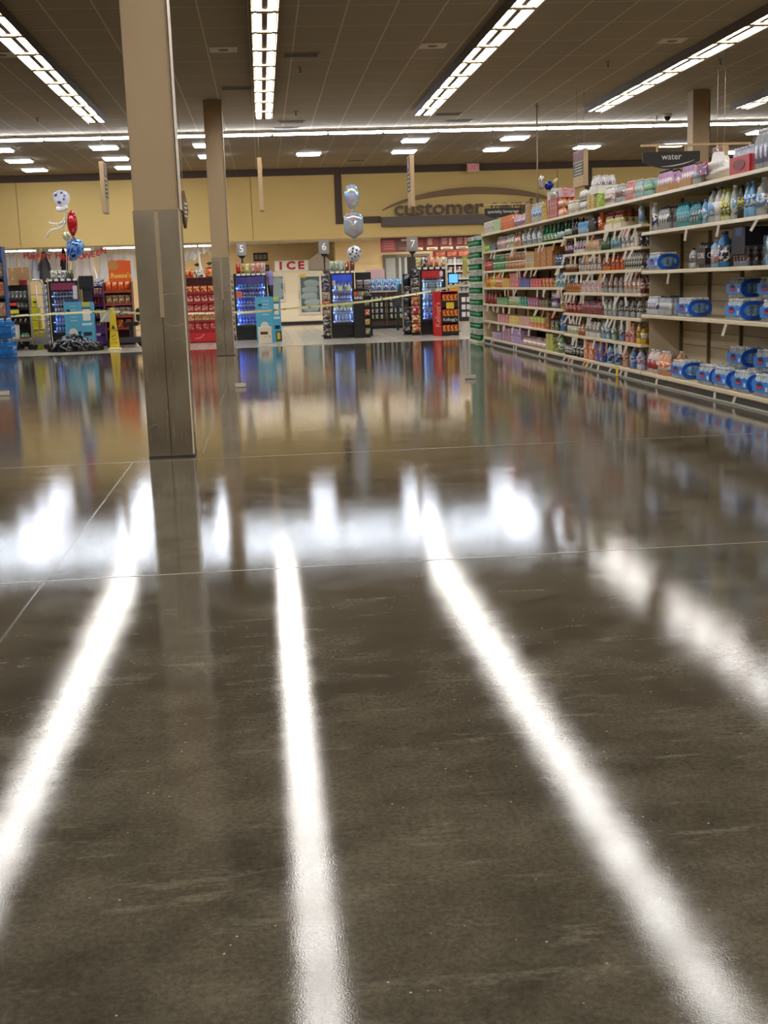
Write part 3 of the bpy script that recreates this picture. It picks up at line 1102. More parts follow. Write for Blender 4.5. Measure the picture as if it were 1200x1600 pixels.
# --- far shelves
X('A', 0, 757, 771, 'white carton with black print', .12, .16, .24, wh, (40, 36, 40), deep=1)
X('A', 0, 772, 782, 'pale green drink carton', .12, .16, .24, (196, 220, 178), (120, 170, 110), deep=1)
X('A', 0, 783, 801, 'orange and red drink carton', .12, .16, .25, (226, 130, 70), (200, 60, 50), deep=1)
Kp('A', 0, 802, 820, 'purple and white can pack', 3, 3, .04, .20, ('slim', .04, .20, (190, 150, 176), wh, (180, 120, 160), (90, 50, 90)), film=FILM)
X('A', 0, 820, 829, 'plain brown cardboard case', .28, .3, .34, (176, 140, 98), (150, 116, 78), (190, 156, 112), deep=1)
B('A', 0, 829, 847, 'clear bottle with blue label', 'water', .045, .32, cl, wh, (90, 140, 210), wh)
X('A', 0, 847, 855, 'yellow and black carton', .16, .2, .27, (222, 186, 40), bk, deep=1)
X('A', 0, 856, 871, 'dusty red drink carton', .14, .18, .30, (186, 92, 96), (214, 150, 150), deep=1)
Kp('A', 0, 871, 880, 'orange can pack', 4, 3, .036, .14, ('slim', .036, .14, (230, 130, 50), CHROME, (226, 110, 40), wh), film=FILM, tiers=2)
Kp('A', 0, 857, 866, 'green and white can pack', 3, 3, .04, .16, ('slim', .04, .16, (190, 200, 190), wh, (80, 130, 100), wh), film=FILM, zoff=.305)
B('A', 1, 757, 764, 'lime green slim bottle', 'slim', .04, .14, (150, 190, 60), (120, 170, 40), (160, 200, 70))
X('A', 1, 765, 775, 'black and blue tea box', .10, .14, .15, (36, 44, 60), (90, 150, 190), deep=1)
B('A', 1, 776, 789, 'clear pink water bottle', 'water', .042, .24, mat((222, 196, 196), .12, 0, .4), wh, (206, 150, 160), wh)
B('A', 1, 790, 802, 'clear bottle with cream label', 'water', .042, .24, cl, wh, (226, 214, 180), (160, 150, 120))
B('A', 1, 803, 812, 'clear bottle with orange label', 'water', .044, .26, mat((230, 170, 140), .12, 0, .3), wh, (232, 110, 60), wh)
B('A', 1, 813, 845, 'large clear bottle with blue label', 'jug', .065, .31, cl, wh, (120, 150, 190), wh, deep=2)
B('A', 1, 846, 868, 'green glass mineral water bottle', 'wine', .045, .33, mgreen, (30, 90, 50), (60, 130, 80), wh)
B('A', 1, 869, 880, 'dark green glass bottle', 'wine', .042, .35, dgreen, (40, 60, 110), (170, 190, 200))
B('A', 2, 757, 768, 'red juice bottle', 'slim', .042, .22, (176, 70, 70), (150, 40, 40), (190, 90, 90))
T('A', 2, 769, 788, 'green and white drink tub', .11, .15, (70, 130, 70), (60, 140, 70), wh, tiers=2)
T('A', 2, 789, 820, 'brown and white drink tub', .13, .15, (176, 120, 76), (190, 140, 90), wh, tiers=2)
X('A', 2, 821, 835, 'yellow drink mix box', .1, .16, .27, (222, 170, 66), (120, 160, 150), deep=1)
X('A', 2, 836, 864, 'large orange-brown shipping carton', .4, .3, .33, (178, 116, 60), (196, 140, 70), (150, 80, 50), deep=1)
B('A', 2, 866, 880, 'blue sports drink bottle', 'water', .04, .20, (60, 96, 140), (36, 60, 100), (40, 70, 120), wh)
B('A', 3, 759, 765, 'orange juice bottle', 'slim', .045, .25, (216, 120, 36), (206, 100, 30), (226, 140, 50))
B('A', 3, 765, 772, 'yellow juice bottle', 'slim', .045, .25, (214, 180, 60), (200, 150, 40), (226, 200, 90))
B('A', 3, 773, 784, 'dark orange juice bottle', 'slim', .045, .25, (226, 130, 30), (226, 200, 60), (236, 150, 40), wh)
X('A', 3, 785, 796, 'yellow and pink pouch box', .14, .16, .17, (226, 190, 60), (214, 110, 100), deep=1)
X('A', 3, 797, 811, 'tall coral red carton', .14, .16, .27, (212, 104, 90), (226, 160, 150), deep=1)
X('A', 3, 812, 828, 'royal blue juice box pack', .2, .18, .15, (50, 84, 176), (90, 120, 190), (200, 90, 80), deep=2)
X('A', 3, 829, 847, 'bright red juice box pack', .2, .18, .15, (206, 54, 56), (220, 100, 90), deep=2)
X('A', 3, 848, 865, 'lime and red juice box pack', .2, .18, .15, (196, 66, 46), (170, 196, 60), deep=2)
B('A', 3, 866, 880, 'pale blue juice jug', 'jug', .065, .25, (130, 180, 206), (206, 220, 230), (90, 150, 190), wh, deep=2)
B('A', 4, 757, 776, 'dark red juice bottle', 'slim', .05, .24, (130, 46, 44), (100, 30, 30), (160, 70, 60))
X('A', 4, 777, 794, 'green juice box pack', .2, .16, .14, (74, 130, 56), (120, 170, 90), deep=1)
J('A', 4, 795, 810, 'pale green drink jar', .05, .16, (170, 176, 120), (120, 150, 80), wh)
X('A', 4, 811, 824, 'teal juice box pack', .18, .16, .15, (36, 140, 130), (70, 170, 120), deep=1)
X('A', 4, 825, 842, 'blue and red juice box pack', .2, .16, .15, (200, 44, 50), (40, 80, 170), deep=1)
X('A', 4, 843, 857, 'dark green juice box pack', .2, .16, .13, (40, 90, 64), (150, 70, 50), deep=1)
Kp('A', 4, 858, 873, 'purple and pale blue pouch pack', 4, 2, .04, .14, ('slim', .04, .14, (120, 80, 140), (160, 60, 90), (110, 150, 200), (150, 50, 80)), film=FILM, tiers=2)
B('A', 4, 873, 880, 'tan iced tea bottle', 'jug', .06, .24, (190, 160, 110), (150, 60, 50), (170, 130, 80), wh, deep=2)
X('A', 5, 778, 795, 'pink juice box pack', .22, .18, .16, (214, 130, 140), (226, 170, 176), deep=1)
X('A', 5, 796, 810, 'yellow juice box pack', .2, .16, .16, (226, 196, 70), (240, 220, 130), deep=1)
X('A', 5, 806, 812, 'tall yellow-green carton', .2, .16, .29, (196, 184, 60), (170, 170, 50), deep=1, xoff=.2)
X('A', 5, 812, 828, 'pink and white juice box pack', .2, .18, .16, (226, 190, 180), (220, 110, 120), deep=1)
X('A', 5, 829, 851, 'orange juice box pack', .22, .18, .085, (230, 110, 56), (230, 150, 80), deep=1)
X('A', 5, 829, 851, 'lime juice box pack', .22, .18, .09, (190, 206, 90), (214, 220, 130), deep=1, zoff=.087)
X('A', 5, 853, 860, 'tall rust brown carton', .2, .16, .3, (160, 80, 40), (130, 60, 30), deep=1)
X('A', 5, 861, 874, 'lime and navy can carton', .24, .2, .16, (36, 44, 80), (180, 196, 60), deep=1)
B('A', 5, 874, 880, 'blue squeeze bottle', 'water', .05, .28, (90, 130, 200), (220, 230, 240), (70, 110, 190), wh)
X('A', 6, 770, 784, 'lilac soda carton', .22, .2, .13, (196, 176, 206), (120, 80, 140), deep=1)
X('A', 6, 785, 798, 'pink and purple soda carton', .22, .2, .13, (206, 150, 170), (150, 110, 160), deep=1, tiers=2)
X('A', 6, 799, 815, 'light purple soda carton', .22, .2, .14, (176, 140, 196), (206, 180, 220), deep=1, tiers=2)
Kp('A', 6, 816, 852, 'rose pink can pack', 4, 3, .035, .15, ('slim', .035, .15, (206, 150, 140), CHROME, (200, 130, 130), wh), film=FILM)
X('A', 6, 853, 865, 'tall lime and white carton', .22, .2, .33, (206, 206, 110), (130, 150, 60), deep=1)
B('A', 6, 867, 880, 'green juice jug', 'jug', .075, .3, (120, 160, 110), (60, 120, 70), (90, 140, 90), wh, deep=2)
# --- middle shelves
T('B', 0, 886, 899, 'grey-white drink tub', .07, .19, (196, 190, 170), (150, 146, 130), wh)
Kp('B', 0, 900, 917, 'white can pack', 4, 3, .036, .15, ('slim', .036, .15, (220, 218, 214), CHROME, (200, 196, 196), (60, 60, 66)), film=FILM, tiers=2)
X('B', 0, 917, 930, 'mustard yellow pouch box', .18, .18, .19, (206, 180, 90), (170, 130, 80), deep=1)
X('B', 0, 931, 941, 'lime green pouch box', .16, .18, .18, (160, 200, 60), (130, 170, 50), deep=1)
Kp('B', 0, 918, 938, 'white tray of capped bottles stacked up high', 4, 3, .045, .24, ('slim', .045, .24, (210, 206, 210), wh, (190, 180, 190), (80, 70, 80)), tray=(236, 232, 226), zoff=.195, tray_h=.45)
Kp('B', 0, 942, 956, 'white can pack with red print', 4, 3, .036, .24, ('slim', .036, .24, (226, 222, 220), wh, (220, 214, 210), (150, 40, 60)), film=FILM)
Kp('B', 0, 957, 975, 'clear and pink bottle pack', 4, 3, .036, .23, ('water', .036, .23, cl, wh, (200, 160, 150), (90, 60, 60)), film=FILM)
Kp('B', 0, 976, 988, 'coral pink bottle pack', 4, 3, .036, .23, ('water', .036, .23, (220, 130, 130), wh, (214, 80, 90), wh), film=FILM)
Kp('B', 0, 989, 1001, 'pale teal bottle pack', 4, 3, .036, .22, ('water', .036, .22, (170, 200, 200), wh, (110, 170, 160), wh), film=FILM)
B('B', 1, 881, 891, 'tall dark green glass bottle', 'wine', .04, .28, dgreen, (60, 60, 60), (180, 190, 190))
B('B', 1, 892, 902, 'tall black glass bottle', 'wine', .04, .28, dark, bk, (60, 60, 64))
C('B', 1, 903, 918, 'tall blue and white can', .034, .17, (60, 140, 200), (230, 236, 240))
C('B', 1, 919, 928, 'tall dark grey can', .034, .19, (56, 52, 52), (90, 84, 80))
B('B', 1, 929, 943, 'large orange drink bottle', 'slim', .06, .27, (206, 100, 44), (214, 90, 40), (226, 120, 60), (190, 70, 30), deep=2)
Kp('B', 1, 944, 972, 'white tray of red-capped bottles', 4, 4, .042, .21, ('slim', .042, .21, (130, 70, 40), (186, 50, 44), (196, 196, 110), (130, 60, 40)), tray=(226, 214, 196), n=2)
B('B', 1, 996, 1001, 'lone clear bottle with green cap', 'slim', .04, .26, (150, 170, 160), (60, 130, 80), (130, 150, 190), n=1, deep=1)
B('B', 2, 882, 894, 'dark purple juice bottle', 'water', .038, .2, (80, 40, 80), (60, 30, 60), (130, 60, 110), wh)
B('B', 2, 895, 913, 'purple and white shake bottle', 'water', .038, .2, (226, 222, 224), (70, 40, 80), (150, 80, 130), wh)
J('B', 2, 914, 936, 'cream drink powder jar', .05, .2, (206, 196, 170), (206, 150, 100), (110, 60, 40))
B('B', 2, 938, 952, 'slim dark green tea bottle', 'slim', .034, .2, (50, 84, 56), (36, 70, 46), (90, 120, 90))
B('B', 2, 953, 968, 'slim pale green water bottle', 'slim', .034, .2, (150, 176, 160), (40, 100, 60), (130, 170, 190))
B('B', 2, 969, 990, 'white bottle with pink cap', 'water', .038, .19, (226, 222, 218), (226, 150, 160), (214, 206, 206), (150, 150, 160))
X('B', 2, 991, 998, 'beige coffee carton', .12, .12, .19, (206, 194, 170), (226, 220, 206), deep=1)
C('B', 2, 997, 1001, 'dark maroon can', .036, .17, (60, 36, 44), (36, 44, 70), n=1, deep=9)
B('B', 3, 883, 900, 'brown tea bottle with white label', 'water', .036, .19, (110, 60, 30), (70, 40, 30), (226, 220, 200), (150, 90, 60))
C('B', 3, 903, 938, 'white dotted can', .036, .12, (220, 212, 206), (150, 110, 110), tiers=2, deep=3)
B('B', 3, 940, 952, 'orange energy drink bottle', 'water', .04, .22, (220, 130, 60), (90, 50, 90), (226, 120, 50), (120, 60, 120))
B('B', 3, 953, 974, 'deep orange energy drink bottle', 'water', .04, .22, (206, 100, 56), (190, 80, 40), (196, 70, 50), (226, 150, 70))
C('B', 3, 975, 1001, 'white and black energy can', .034, .2, (214, 212, 208), (40, 38, 40), deep=3)
C('B', 4, 883, 906, 'short lime and red can', .034, .13, (190, 60, 56), (150, 190, 60))
X('B', 4, 907, 940, 'white snack box with red print', .24, .2, .17, (216, 208, 206), (170, 60, 70), deep=1)
B('B', 4, 941, 972, 'clear bottle with red cap', 'water', .038, .23, cl, (170, 60, 60), (180, 176, 170), (150, 80, 70), deep=4)
B('B', 4, 973, 1000, 'small white and orange bottle', 'water', .038, .21, (200, 190, 180), (60, 56, 60), (226, 220, 216), (220, 120, 50), deep=2)
B('B', 4, 1000.2, 1001.5, 'red-brown tea bottle', 'water', .038, .2, (110, 50, 44), (60, 40, 40), (150, 80, 70), wh, n=1, deep=9)
B('B', 5, 882, 906, 'small red sports bottle', 'water', .036, .18, (170, 60, 60), (150, 40, 50), (196, 90, 90), wh)
Kp('B', 5, 907, 940, 'dark red sports bottle pack', 4, 3, .038, .2, ('water', .038, .2, (130, 36, 50), (60, 40, 70), (170, 50, 60), (60, 44, 90)), film=FILM)
B('B', 5, 941, 962, 'clear bottle with green neck', 'water', .04, .24, cl, (120, 150, 120), (150, 170, 150), wh)
B('B', 5, 963, 1001, 'clear black-and-white-labelled bottle', 'water', .04, .24, cl, (50, 50, 54), (40, 40, 42), (236, 234, 230), deep=4)
J('B', 6, 886, 901, 'white jar with green label', .05, .15, (220, 216, 200), (150, 170, 80), (120, 116, 100))
B('B', 6, 902, 912, 'amber tea bottle', 'water', .042, .2, (176, 104, 44), (90, 60, 40), (190, 130, 80), wh)
B('B', 6, 913, 936, 'white bottle with dark lettering', 'water', .044, .24, (220, 218, 212), (60, 40, 60), (214, 210, 206), (60, 56, 56))
B('B', 6, 938, 950, 'light blue water bottle', 'water', .042, .26, (150, 186, 210), (210, 220, 230), (90, 140, 200), wh)
B('B', 6, 951, 962, 'pale green sports bottle', 'water', .042, .26, (160, 190, 180), (190, 210, 206), (120, 160, 140), wh)
B('B', 6, 963, 974, 'blue and purple sports bottle', 'water', .042, .25, (140, 170, 210), (70, 50, 110), (110, 80, 150), wh)
B('B', 6, 975, 989, 'red and pink sports bottle', 'water', .042, .25, (226, 150, 150), (226, 200, 200), (220, 70, 80), wh)
B('B', 6, 990, 1000, 'yellow sports bottle', 'water', .042, .25, (226, 190, 80), (220, 210, 190), (230, 170, 30), bk, deep=3)
B('B', 6, 1000.2, 1001.5, 'golden juice bottle', 'water', .044, .22, (190, 150, 40), (60, 50, 40), (206, 190, 130), wh, n=1, deep=9)
J('B', 7, 882, 893, 'small black protein jar', .07, .2, (34, 32, 32), (200, 196, 190), (26, 26, 26), deep=1)
J('B', 7, 894, 911, 'large black protein jar', .095, .22, (30, 30, 32), (170, 164, 160), (24, 24, 24), deep=1)
X('B', 7, 912, 928, 'orange and white soda carton', .2, .2, .26, (226, 120, 50), (230, 226, 220), deep=1)
X('B', 7, 929, 943, 'blue and maroon soda carton', .2, .2, .25, (70, 110, 180), (150, 50, 70), deep=1)
B('B', 7, 944, 967, 'blue bottle with purple label', 'slim', .06, .27, (150, 190, 220), (120, 170, 210), (80, 50, 140), (150, 190, 230), deep=2)
B('B', 7, 968, 979, 'clear orange fruit bottle', 'water', .055, .26, (220, 170, 140), wh, (206, 110, 80), wh, deep=2)
B('B', 7, 980, 990, 'mid blue sports bottle', 'water', .055, .25, (110, 150, 210), wh, (70, 110, 200), wh, deep=2)
B('B', 7, 991, 1001, 'lavender grape water bottle', 'water', .055, .26, (200, 196, 220), wh, (150, 130, 190), wh, deep=3)
# --- water shelves
Kp('C', 0, 1003, 1017, 'teal and lime bottle pack', 4, 3, .034, .2, ('water', .034, .2, (150, 200, 200), wh, (80, 160, 150), (130, 190, 90)), film=FILM)
Kp('C', 0, 1022, 1048, 'purple bottle tray in brown cardboard', 5, 4, .042, .24, ('slim', .042, .24, (190, 150, 190), (50, 30, 50), (206, 150, 196), wh), tray=(186, 146, 100), n=1, tray_h=.36)
Kp('C', 0, 1060, 1082, 'purple bottle tray', 4, 3, .042, .24, ('slim', .042, .24, (180, 140, 180), (50, 30, 50), (206, 150, 196), wh), tray=(186, 146, 100), n=1, tray_h=.36)
B('C', 1, 1016, 1022, 'tall clear water bottle with navy label', 'slim', .045, .33, cl, wh, (60, 70, 120), wh, n=1, deep=1)
Kp('C', 1, 1024, 1044, 'smoky clear bottle pack with black print', 4, 3, .04, .26, ('water', .04, .26, (150, 150, 156), (60, 60, 66), (70, 68, 76), wh), film=FILM, n=1, deep=2)
Kp('C', 1, 1054, 1072, 'teal bottle pack', 4, 2, .042, .26, ('slim', .042, .26, (60, 160, 176), (40, 130, 150), (90, 180, 190), (40, 120, 140)), film=FILM, n=1, deep=2)
Kp('C', 1, 1076, 1090, 'dark teal bottle pack', 3, 2, .042, .24, ('slim', .042, .24, (50, 130, 146), (36, 100, 120), (70, 160, 170), (40, 60, 70)), film=FILM, n=1, deep=2)
B('C', 1, 1096, 1101, 'small blue bottle', 'slim', .036, .25, (120, 170, 206), (60, 120, 190), (90, 150, 210), wh, n=1, deep=2)
B('C', 1, 1104, 1110, 'big clear water bottle with blue back label', 'jug', .062, .36, cl, (60, 56, 60), (120, 170, 220), wh, n=1, deep=1)
B('C', 1, 1114, 1121, 'big white water bottle', 'jug', .062, .36, (206, 206, 208), (90, 86, 90), (216, 216, 220), wh, n=1, deep=1)
B('C', 1, 1124, 1136, 'yellow-labelled tall water bottle', 'slim', .04, .31, (206, 210, 170), (190, 190, 60), (220, 216, 60), (60, 60, 40), n=2, deep=2)
B('C', 1, 1140, 1146, 'clear bottle with pale blue band', 'slim', .042, .33, cl, wh, (130, 170, 210), wh, n=1, deep=2)
B('C', 1, 1150, 1157, 'black and yellow energy water bottle', 'water', .044, .32, (60, 58, 50), bk, (200, 190, 60), bk, n=1, deep=2)
B('C', 1, 1160, 1174, 'bright blue water bottle', 'water', .044, .33, (130, 180, 216), (90, 140, 190), (30, 130, 200), wh, n=2, deep=2)
B('C', 1, 1178, 1188, 'large clear jug with handle', 'jug', .075, .38, cl, (206, 210, 214), (110, 150, 200), wh, n=1, deep=1)
B('C', 1, 1194, 1206, 'amber tea jug', 'jug', .07, .3, (150, 110, 60), wh, (120, 80, 50), wh, n=1, deep=2)
B('C', 2, 1075, 1081, 'small clear bottle with dark cap', 'water', .045, .22, cl, bk, (150, 150, 156), bk, n=1, deep=1)
B('C', 2, 1108, 1116, 'pale blue and peach bottle', 'slim', .06, .29, (140, 180, 210), (180, 200, 220), (226, 130, 100), (150, 190, 220), n=1, deep=2)
B('C', 2, 1120, 1127, 'tall navy and sky blue bottle', 'slim', .062, .36, (60, 120, 180), (40, 70, 130), (30, 44, 90), wh, n=1, deep=1)
Kp('C', 2, 1192, 1206, 'blue and green bottle pack', 3, 2, .045, .34, ('water', .045, .34, (120, 170, 220), (40, 90, 170), (40, 110, 200), (170, 200, 90)), film=FILM, n=1)
Kp('C', 3, 1009, 1022, 'navy and white bottle pack', 5, 3, .034, .21, ('water', .034, .21, (200, 206, 216), (230, 230, 236), (40, 50, 110), wh), film=FILM, n=1, deep=2)
Kp('C', 3, 1028, 1042, 'plain clear bottle pack', 5, 3, .034, .22, ('water', .034, .22, cl, (60, 64, 90), (190, 196, 206), wh), film=FILM, n=1, deep=2)
B('C', 4, 1009, 1024, 'big clear fruit drink jug', 'jug', .075, .28, (214, 196, 190), wh, (206, 70, 60), (90, 40, 90), n=2, deep=2)
B('C', 4, 1026, 1040, 'orange fruit drink jug', 'jug', .075, .28, (220, 150, 110), wh, (226, 110, 50), wh, n=2, deep=2)


def put_case(x0, l, label, xoff=0.0, zoff=0.0, rz=0.0):
    z = SECS['C'][3][l] + zoff + 0.001
    y = yat(x0, z, 4.61 + xoff) - 0.26
    spawn('water_case', water_case, (4.62 + 0.13 + xoff, y, z), rz, label, 'water case', 'blue water cases')


put_case(1008, 2, 'blue water case on the third water shelf, under the teal packs')
put_case(1053, 3, 'blue water case standing alone in the middle of the fourth water shelf')
put_case(1128, 3, 'lower blue water case of the stack on the fourth water shelf')
put_case(1130, 3, 'raised rear water case on top of another on the fourth water shelf', .16, .21)
put_case(1182, 3, 'blue water case beside the fourth-shelf stack, towards the camera')
put_case(1178, 3, 'upper water case towards the camera on the fourth shelf, set back', .16, .21)
put_case(1044, 4, 'blue water case on the lowest shelf beside the orange fruit jugs')
put_case(1084, 4, 'second blue water case along the lowest shelf from the fruit jugs')
put_case(1108, 4, 'third blue water case along the lowest shelf from the fruit jugs')
put_case(1138, 4, 'fourth blue water case along the lowest shelf from the fruit jugs')
put_case(1170, 4, 'fifth blue water case along the lowest shelf from the fruit jugs')
put_case(1131, 4, 'raised blue water case stacked on the lowest-shelf cases', .14, .209)
put_case(1172, 4, 'raised blue water case at the near end of the lowest-shelf stack', .14, .209)

# CORE pack, tall navy film stack
z = SECS['C'][3][2] + .001
y = yat(1086, z) - .14
t = thing('drink_pack', 'black pack of smoky bottles lettered CORE on the third water shelf', 'drink pack', (4.76, y, z))
me = packbottle('slim', .04, .27, (110, 110, 120), (60, 64, 80), (40, 38, 44), (120, 60, 60))
for i in range(3):
    for j in range(3):
        link('bottle', me, t, ((j - 1) * .082, (i - 1) * .082, 0.002))
part('film_band', MB().box(-.128, -.124, -.126, .126, .04, .21).box(-.124, .124, -.130, -.126, .04, .21), mat((34, 32, 40), .3), t)
text('lettering', 'CORE', .085, WHITE, t, (0, -.131, .13), (PI / 2, 0, 0), .001)
text('lettering', 'CORE', .08, WHITE, t, (-.129, 0, .13), (PI / 2, 0, -PI / 2), .001)
y = yat(1133, z) - .2
TALL = SECS['C'][3][1] - SECS['C'][3][2] - .07
t = thing('drink_pack', 'tall navy film-wrapped stack on the third water shelf', 'drink pack', (4.80, y, z))
me = packbottle('water', .04, .18, (120, 126, 140), (210, 210, 206), (100, 60, 56), (30, 30, 60))
for k in range(2):
    for i in range(4):
        for j in range(3):
            link('bottle', me, t, ((j - 1) * .082, (i - 1.5) * .082, 0.004 + k * .185))
part('film_band', MB().box(-.128, -.124, -.17, .17, .12, .38).box(-.124, .124, -.174, -.17, .2, .38).box(.124, .128, -.17, .17, .0, .38), mat((9, 13, 42), .45), t)
part('pale_label', MB().box(-.13, -.128, -.1, .08, .3, .38), mat((50, 90, 170), .3), t)

# plastic-wrapped bundle and red tray on the top shelf, tall jug pack
z = SECS['C'][3][0] + .002
y = yat(1080, z) - .35


def blob(mb, cx, cy, cz, rx, ry, rz, seed, amp=.14, n=16, m=10, flat=True):
    r = random.Random(seed)
    ph = [(r.uniform(1, 4), r.uniform(1, 4), r.uniform(0, 6), r.uniform(.3, 1)) for _ in range(5)]
    vs, fs = [], []
    for i in range(m + 1):
        th = PI * i / m
        for k in range(n):
            a = 2 * PI * k / n
            w = 1 + amp * sum(q[3] * math.sin(q[0] * a + q[1] * th * 2 + q[2]) for q in ph) / 2.2
            zz = math.cos(th) * rz * w
            if flat:
                zz = max(zz, -rz * .98)
            vs.append((cx + rx * w * math.sin(th) * math.cos(a), cy + ry * w * math.sin(th) * math.sin(a), cz + zz))
    for i in range(m):
        for k in range(n):
            j = (k + 1) % n
            fs.append((i * n + k, (i + 1) * n + k, (i + 1) * n + j, i * n + j))
    return mb.add(vs, fs, 0, True)


t = thing('wrapped_bundle', 'white plastic-wrapped bottle bundle with red and blue print on top shelf', 'bundle', (4.80, y, z))
part('wrap', blob(MB(), 0, 0, .11, .17, .32, .11, 5, .2, 30, 16), mat((226, 224, 220), .3), t)
part('loose_film', MB().prism([(-.26, .14), (.26, .14), (.22, .2), (.12, .22), (.08, .29), (.02, .31), (-.02, .25), (-.1, .26), (-.2, .19)], -.05, .05, plane='YZ'), mat((232, 230, 226), .3), t)
part('printed_patch', MB().prism([(-.1, .08), (.16, .08), (.16, .2), (-.1, .2)], -.19, -.165, plane='YZ'), printed((200, 60, 80), (50, 70, 160), scale=1.6), t)
me = packbottle('water', .035, .2, cl, wh, (190, 200, 220))
for i in range(3):
    link('bottle', me, t, (-.15, .28 - .08 * i, 0.002))
y = yat(1140, z) - .2
t = thing('drink_pack', 'red tray of clear-capped bottles on the top shelf beside the tall jugs', 'drink pack', (4.79, y, z))
me = packbottle('water', .034, .25, (190, 190, 206), (206, 210, 220), (120, 60, 70), wh)
for i in range(7):
    for j in range(4):
        link('bottle', me, t, ((j - 1.5) * .07, (i - 3) * .07, 0.006))
part('tray', MB().box(-.15, .15, -.252, .252, 0, .005).box(-.154, -.15, -.252, .252, .0, .17).box(.15, .154, -.252, .252, 0, .17).box(-.15, .15, -.256, -.252, 0, .17).box(-.15, .15, .252, .256, 0, .17), mat((186, 34, 44), .4), t)
part('printed_oval', MB().prism([(.15 * math.cos(2 * PI * k / 20), .09 + .05 * math.sin(2 * PI * k / 20)) for k in range(20)], -.158, -.154, plane='YZ'), mat((130, 20, 34), .4), t)
y = yat(1172, z)
t = thing('drink_pack', 'film pack of tall clear one-litre bottles at the near end of the top shelf', 'drink pack', (4.79, y - .3, z))
me = packbottle('slim', .052, .36, mat((206, 210, 214), .1, 0, .5), (226, 226, 230), (120, 120, 170), wh)
for i in range(5):
    for j in range(3):
        link('bottle', me, t, ((j - 1) * .106, (i - 2) * .106, 0.004))
part('shrink_film', MB().box(-.164, -.161, -.27, .27, 0, .3).box(-.161, .161, -.273, -.27, 0, .3).box(.161, .164, -.27, .27, 0, .3), FILM, t)

# small oddments standing on the far top shelf
z = SECS['A'][3][0]
p = at(847, 303, 20.6)
t = thing('small_carton', 'small white box propped on the top shelf goods under the blue balloon', 'carton', (4.78, yat(851, z + .3), z + .272))
part('body', MB().box(-.09, .09, -.12, .12, 0, .18), mat((200, 180, 176), .5), t)
part('lid', MB().box(-.095, .095, -.125, .125, .18, .2), mat((150, 130, 120), .5), t)
X('A', 0, 873, 880, 'pink box on the orange can packs', .2, .2, .13, (226, 170, 180), (206, 130, 150), deep=1, zoff=.285, n=1)

# shelf-top blade signs
dark_sign = mat((44, 42, 40), .45)


def blade(x0, x1, ytop, ybot, label, body, size):
    za = at(x0, ytop, 15).z
    Ya, Yb = yat(x0, 2.7, 4.75), yat(x1, 2.6, 4.75)
    return Ya, Yb


def arched_sign(px0, px1, py0, py1, Y, label, body, size, rod):
    a_, b_ = at(px0, py0, Y), at(px1, py1, Y)
    w_, h_ = b_.x - a_.x, a_.z - b_.z
    t = thing('category_sign', label, 'sign', ((a_.x + b_.x) / 2, Y, b_.z))
    low = [(w_ / 2 - w_ * k / 14, h_ * .42 - h_ * .42 * math.sin(PI * k / 14)) for k in range(15)]
    part('board', MB().prism([(-w_ / 2, h_), (w_ / 2, h_)] + low, -.012, .012), dark_sign, t)
    sw_t = [(-w_ * .18 + w_ * .58 * k / 10, h_ * (.16 + .34 * (k / 10) ** 1.8)) for k in range(11)]
    sw_b = [(x_, z_ - h_ * .05 * math.sin(PI * (k + .4) / 10.8) - .002) for k, (x_, z_) in enumerate(sw_t)]
    mb = MB()
    for k in range(10):
        mb.prism([sw_b[k], sw_b[k + 1], sw_t[k + 1], sw_t[k]], -.016, -.012)
    part('swoosh', mb, mat((226, 220, 206), .5), t)
    text('lettering', body, size, mat((236, 234, 228), .5), t, (0, -.015, h_ * .70), extrude=.002)
    part('arm', MB().box(-w_ / 2 - .02, rod, -.012, .012, h_ + .06, h_ + .085), tanboard, t)
    part('stand', MB().box(rod - .02, rod, -.012, .012, 2.225 - b_.z, h_ + .06), tanboard, t)
    part('clip', MB().box(-w_ / 4 - .01, -w_ / 4 + .01, -.005, .005, h_ - .01, h_ + .06).box(w_ / 4 - .01, w_ / 4 + .01, -.005, .005, h_ - .01, h_ + .06), tanboard, t)
    return t


arched_sign(1004, 1093, 238, 263, 14.3, 'black arched sign lettered water above the top shelf', 'water', .10, .95)
arched_sign(757, 815, 326, 342, 24.6, 'black arched sign lettered specialty beverage at the far end of the shelves', 'specialty beverage', .086, .55)

# green bottle cases stacked at the far end of the shelves
gm = mat((36, 120, 70), .12, 0, .2)


def green_case():
    o = link('bottle_case', None)
    me = packbottle('wine', .042, .235, gm, (206, 220, 206), (40, 130, 76))
    for i in range(6):
        for j in range(4):
            link('bottle', me, o, ((j - 1.5) * .086, (i - 2.5) * .086, .004))
    part('tray', MB().box(-.175, .175, -.262, .262, 0, .004).box(-.179, -.175, -.262, .262, 0, .03).box(-.175, .175, -.266, -.262, 0, .03).box(-.175, .175, .262, .266, 0, .03), mat((196, 214, 190), .5), o)
    part('shrink_film', MB().box(-.183, -.180, -.25, .25, .15, .236).box(-.18, .18, -.272, -.268, .15, .236), sheer((230, 240, 232), .42), o)  # whitish band paints the glare on the film over the bottle tops
    return o


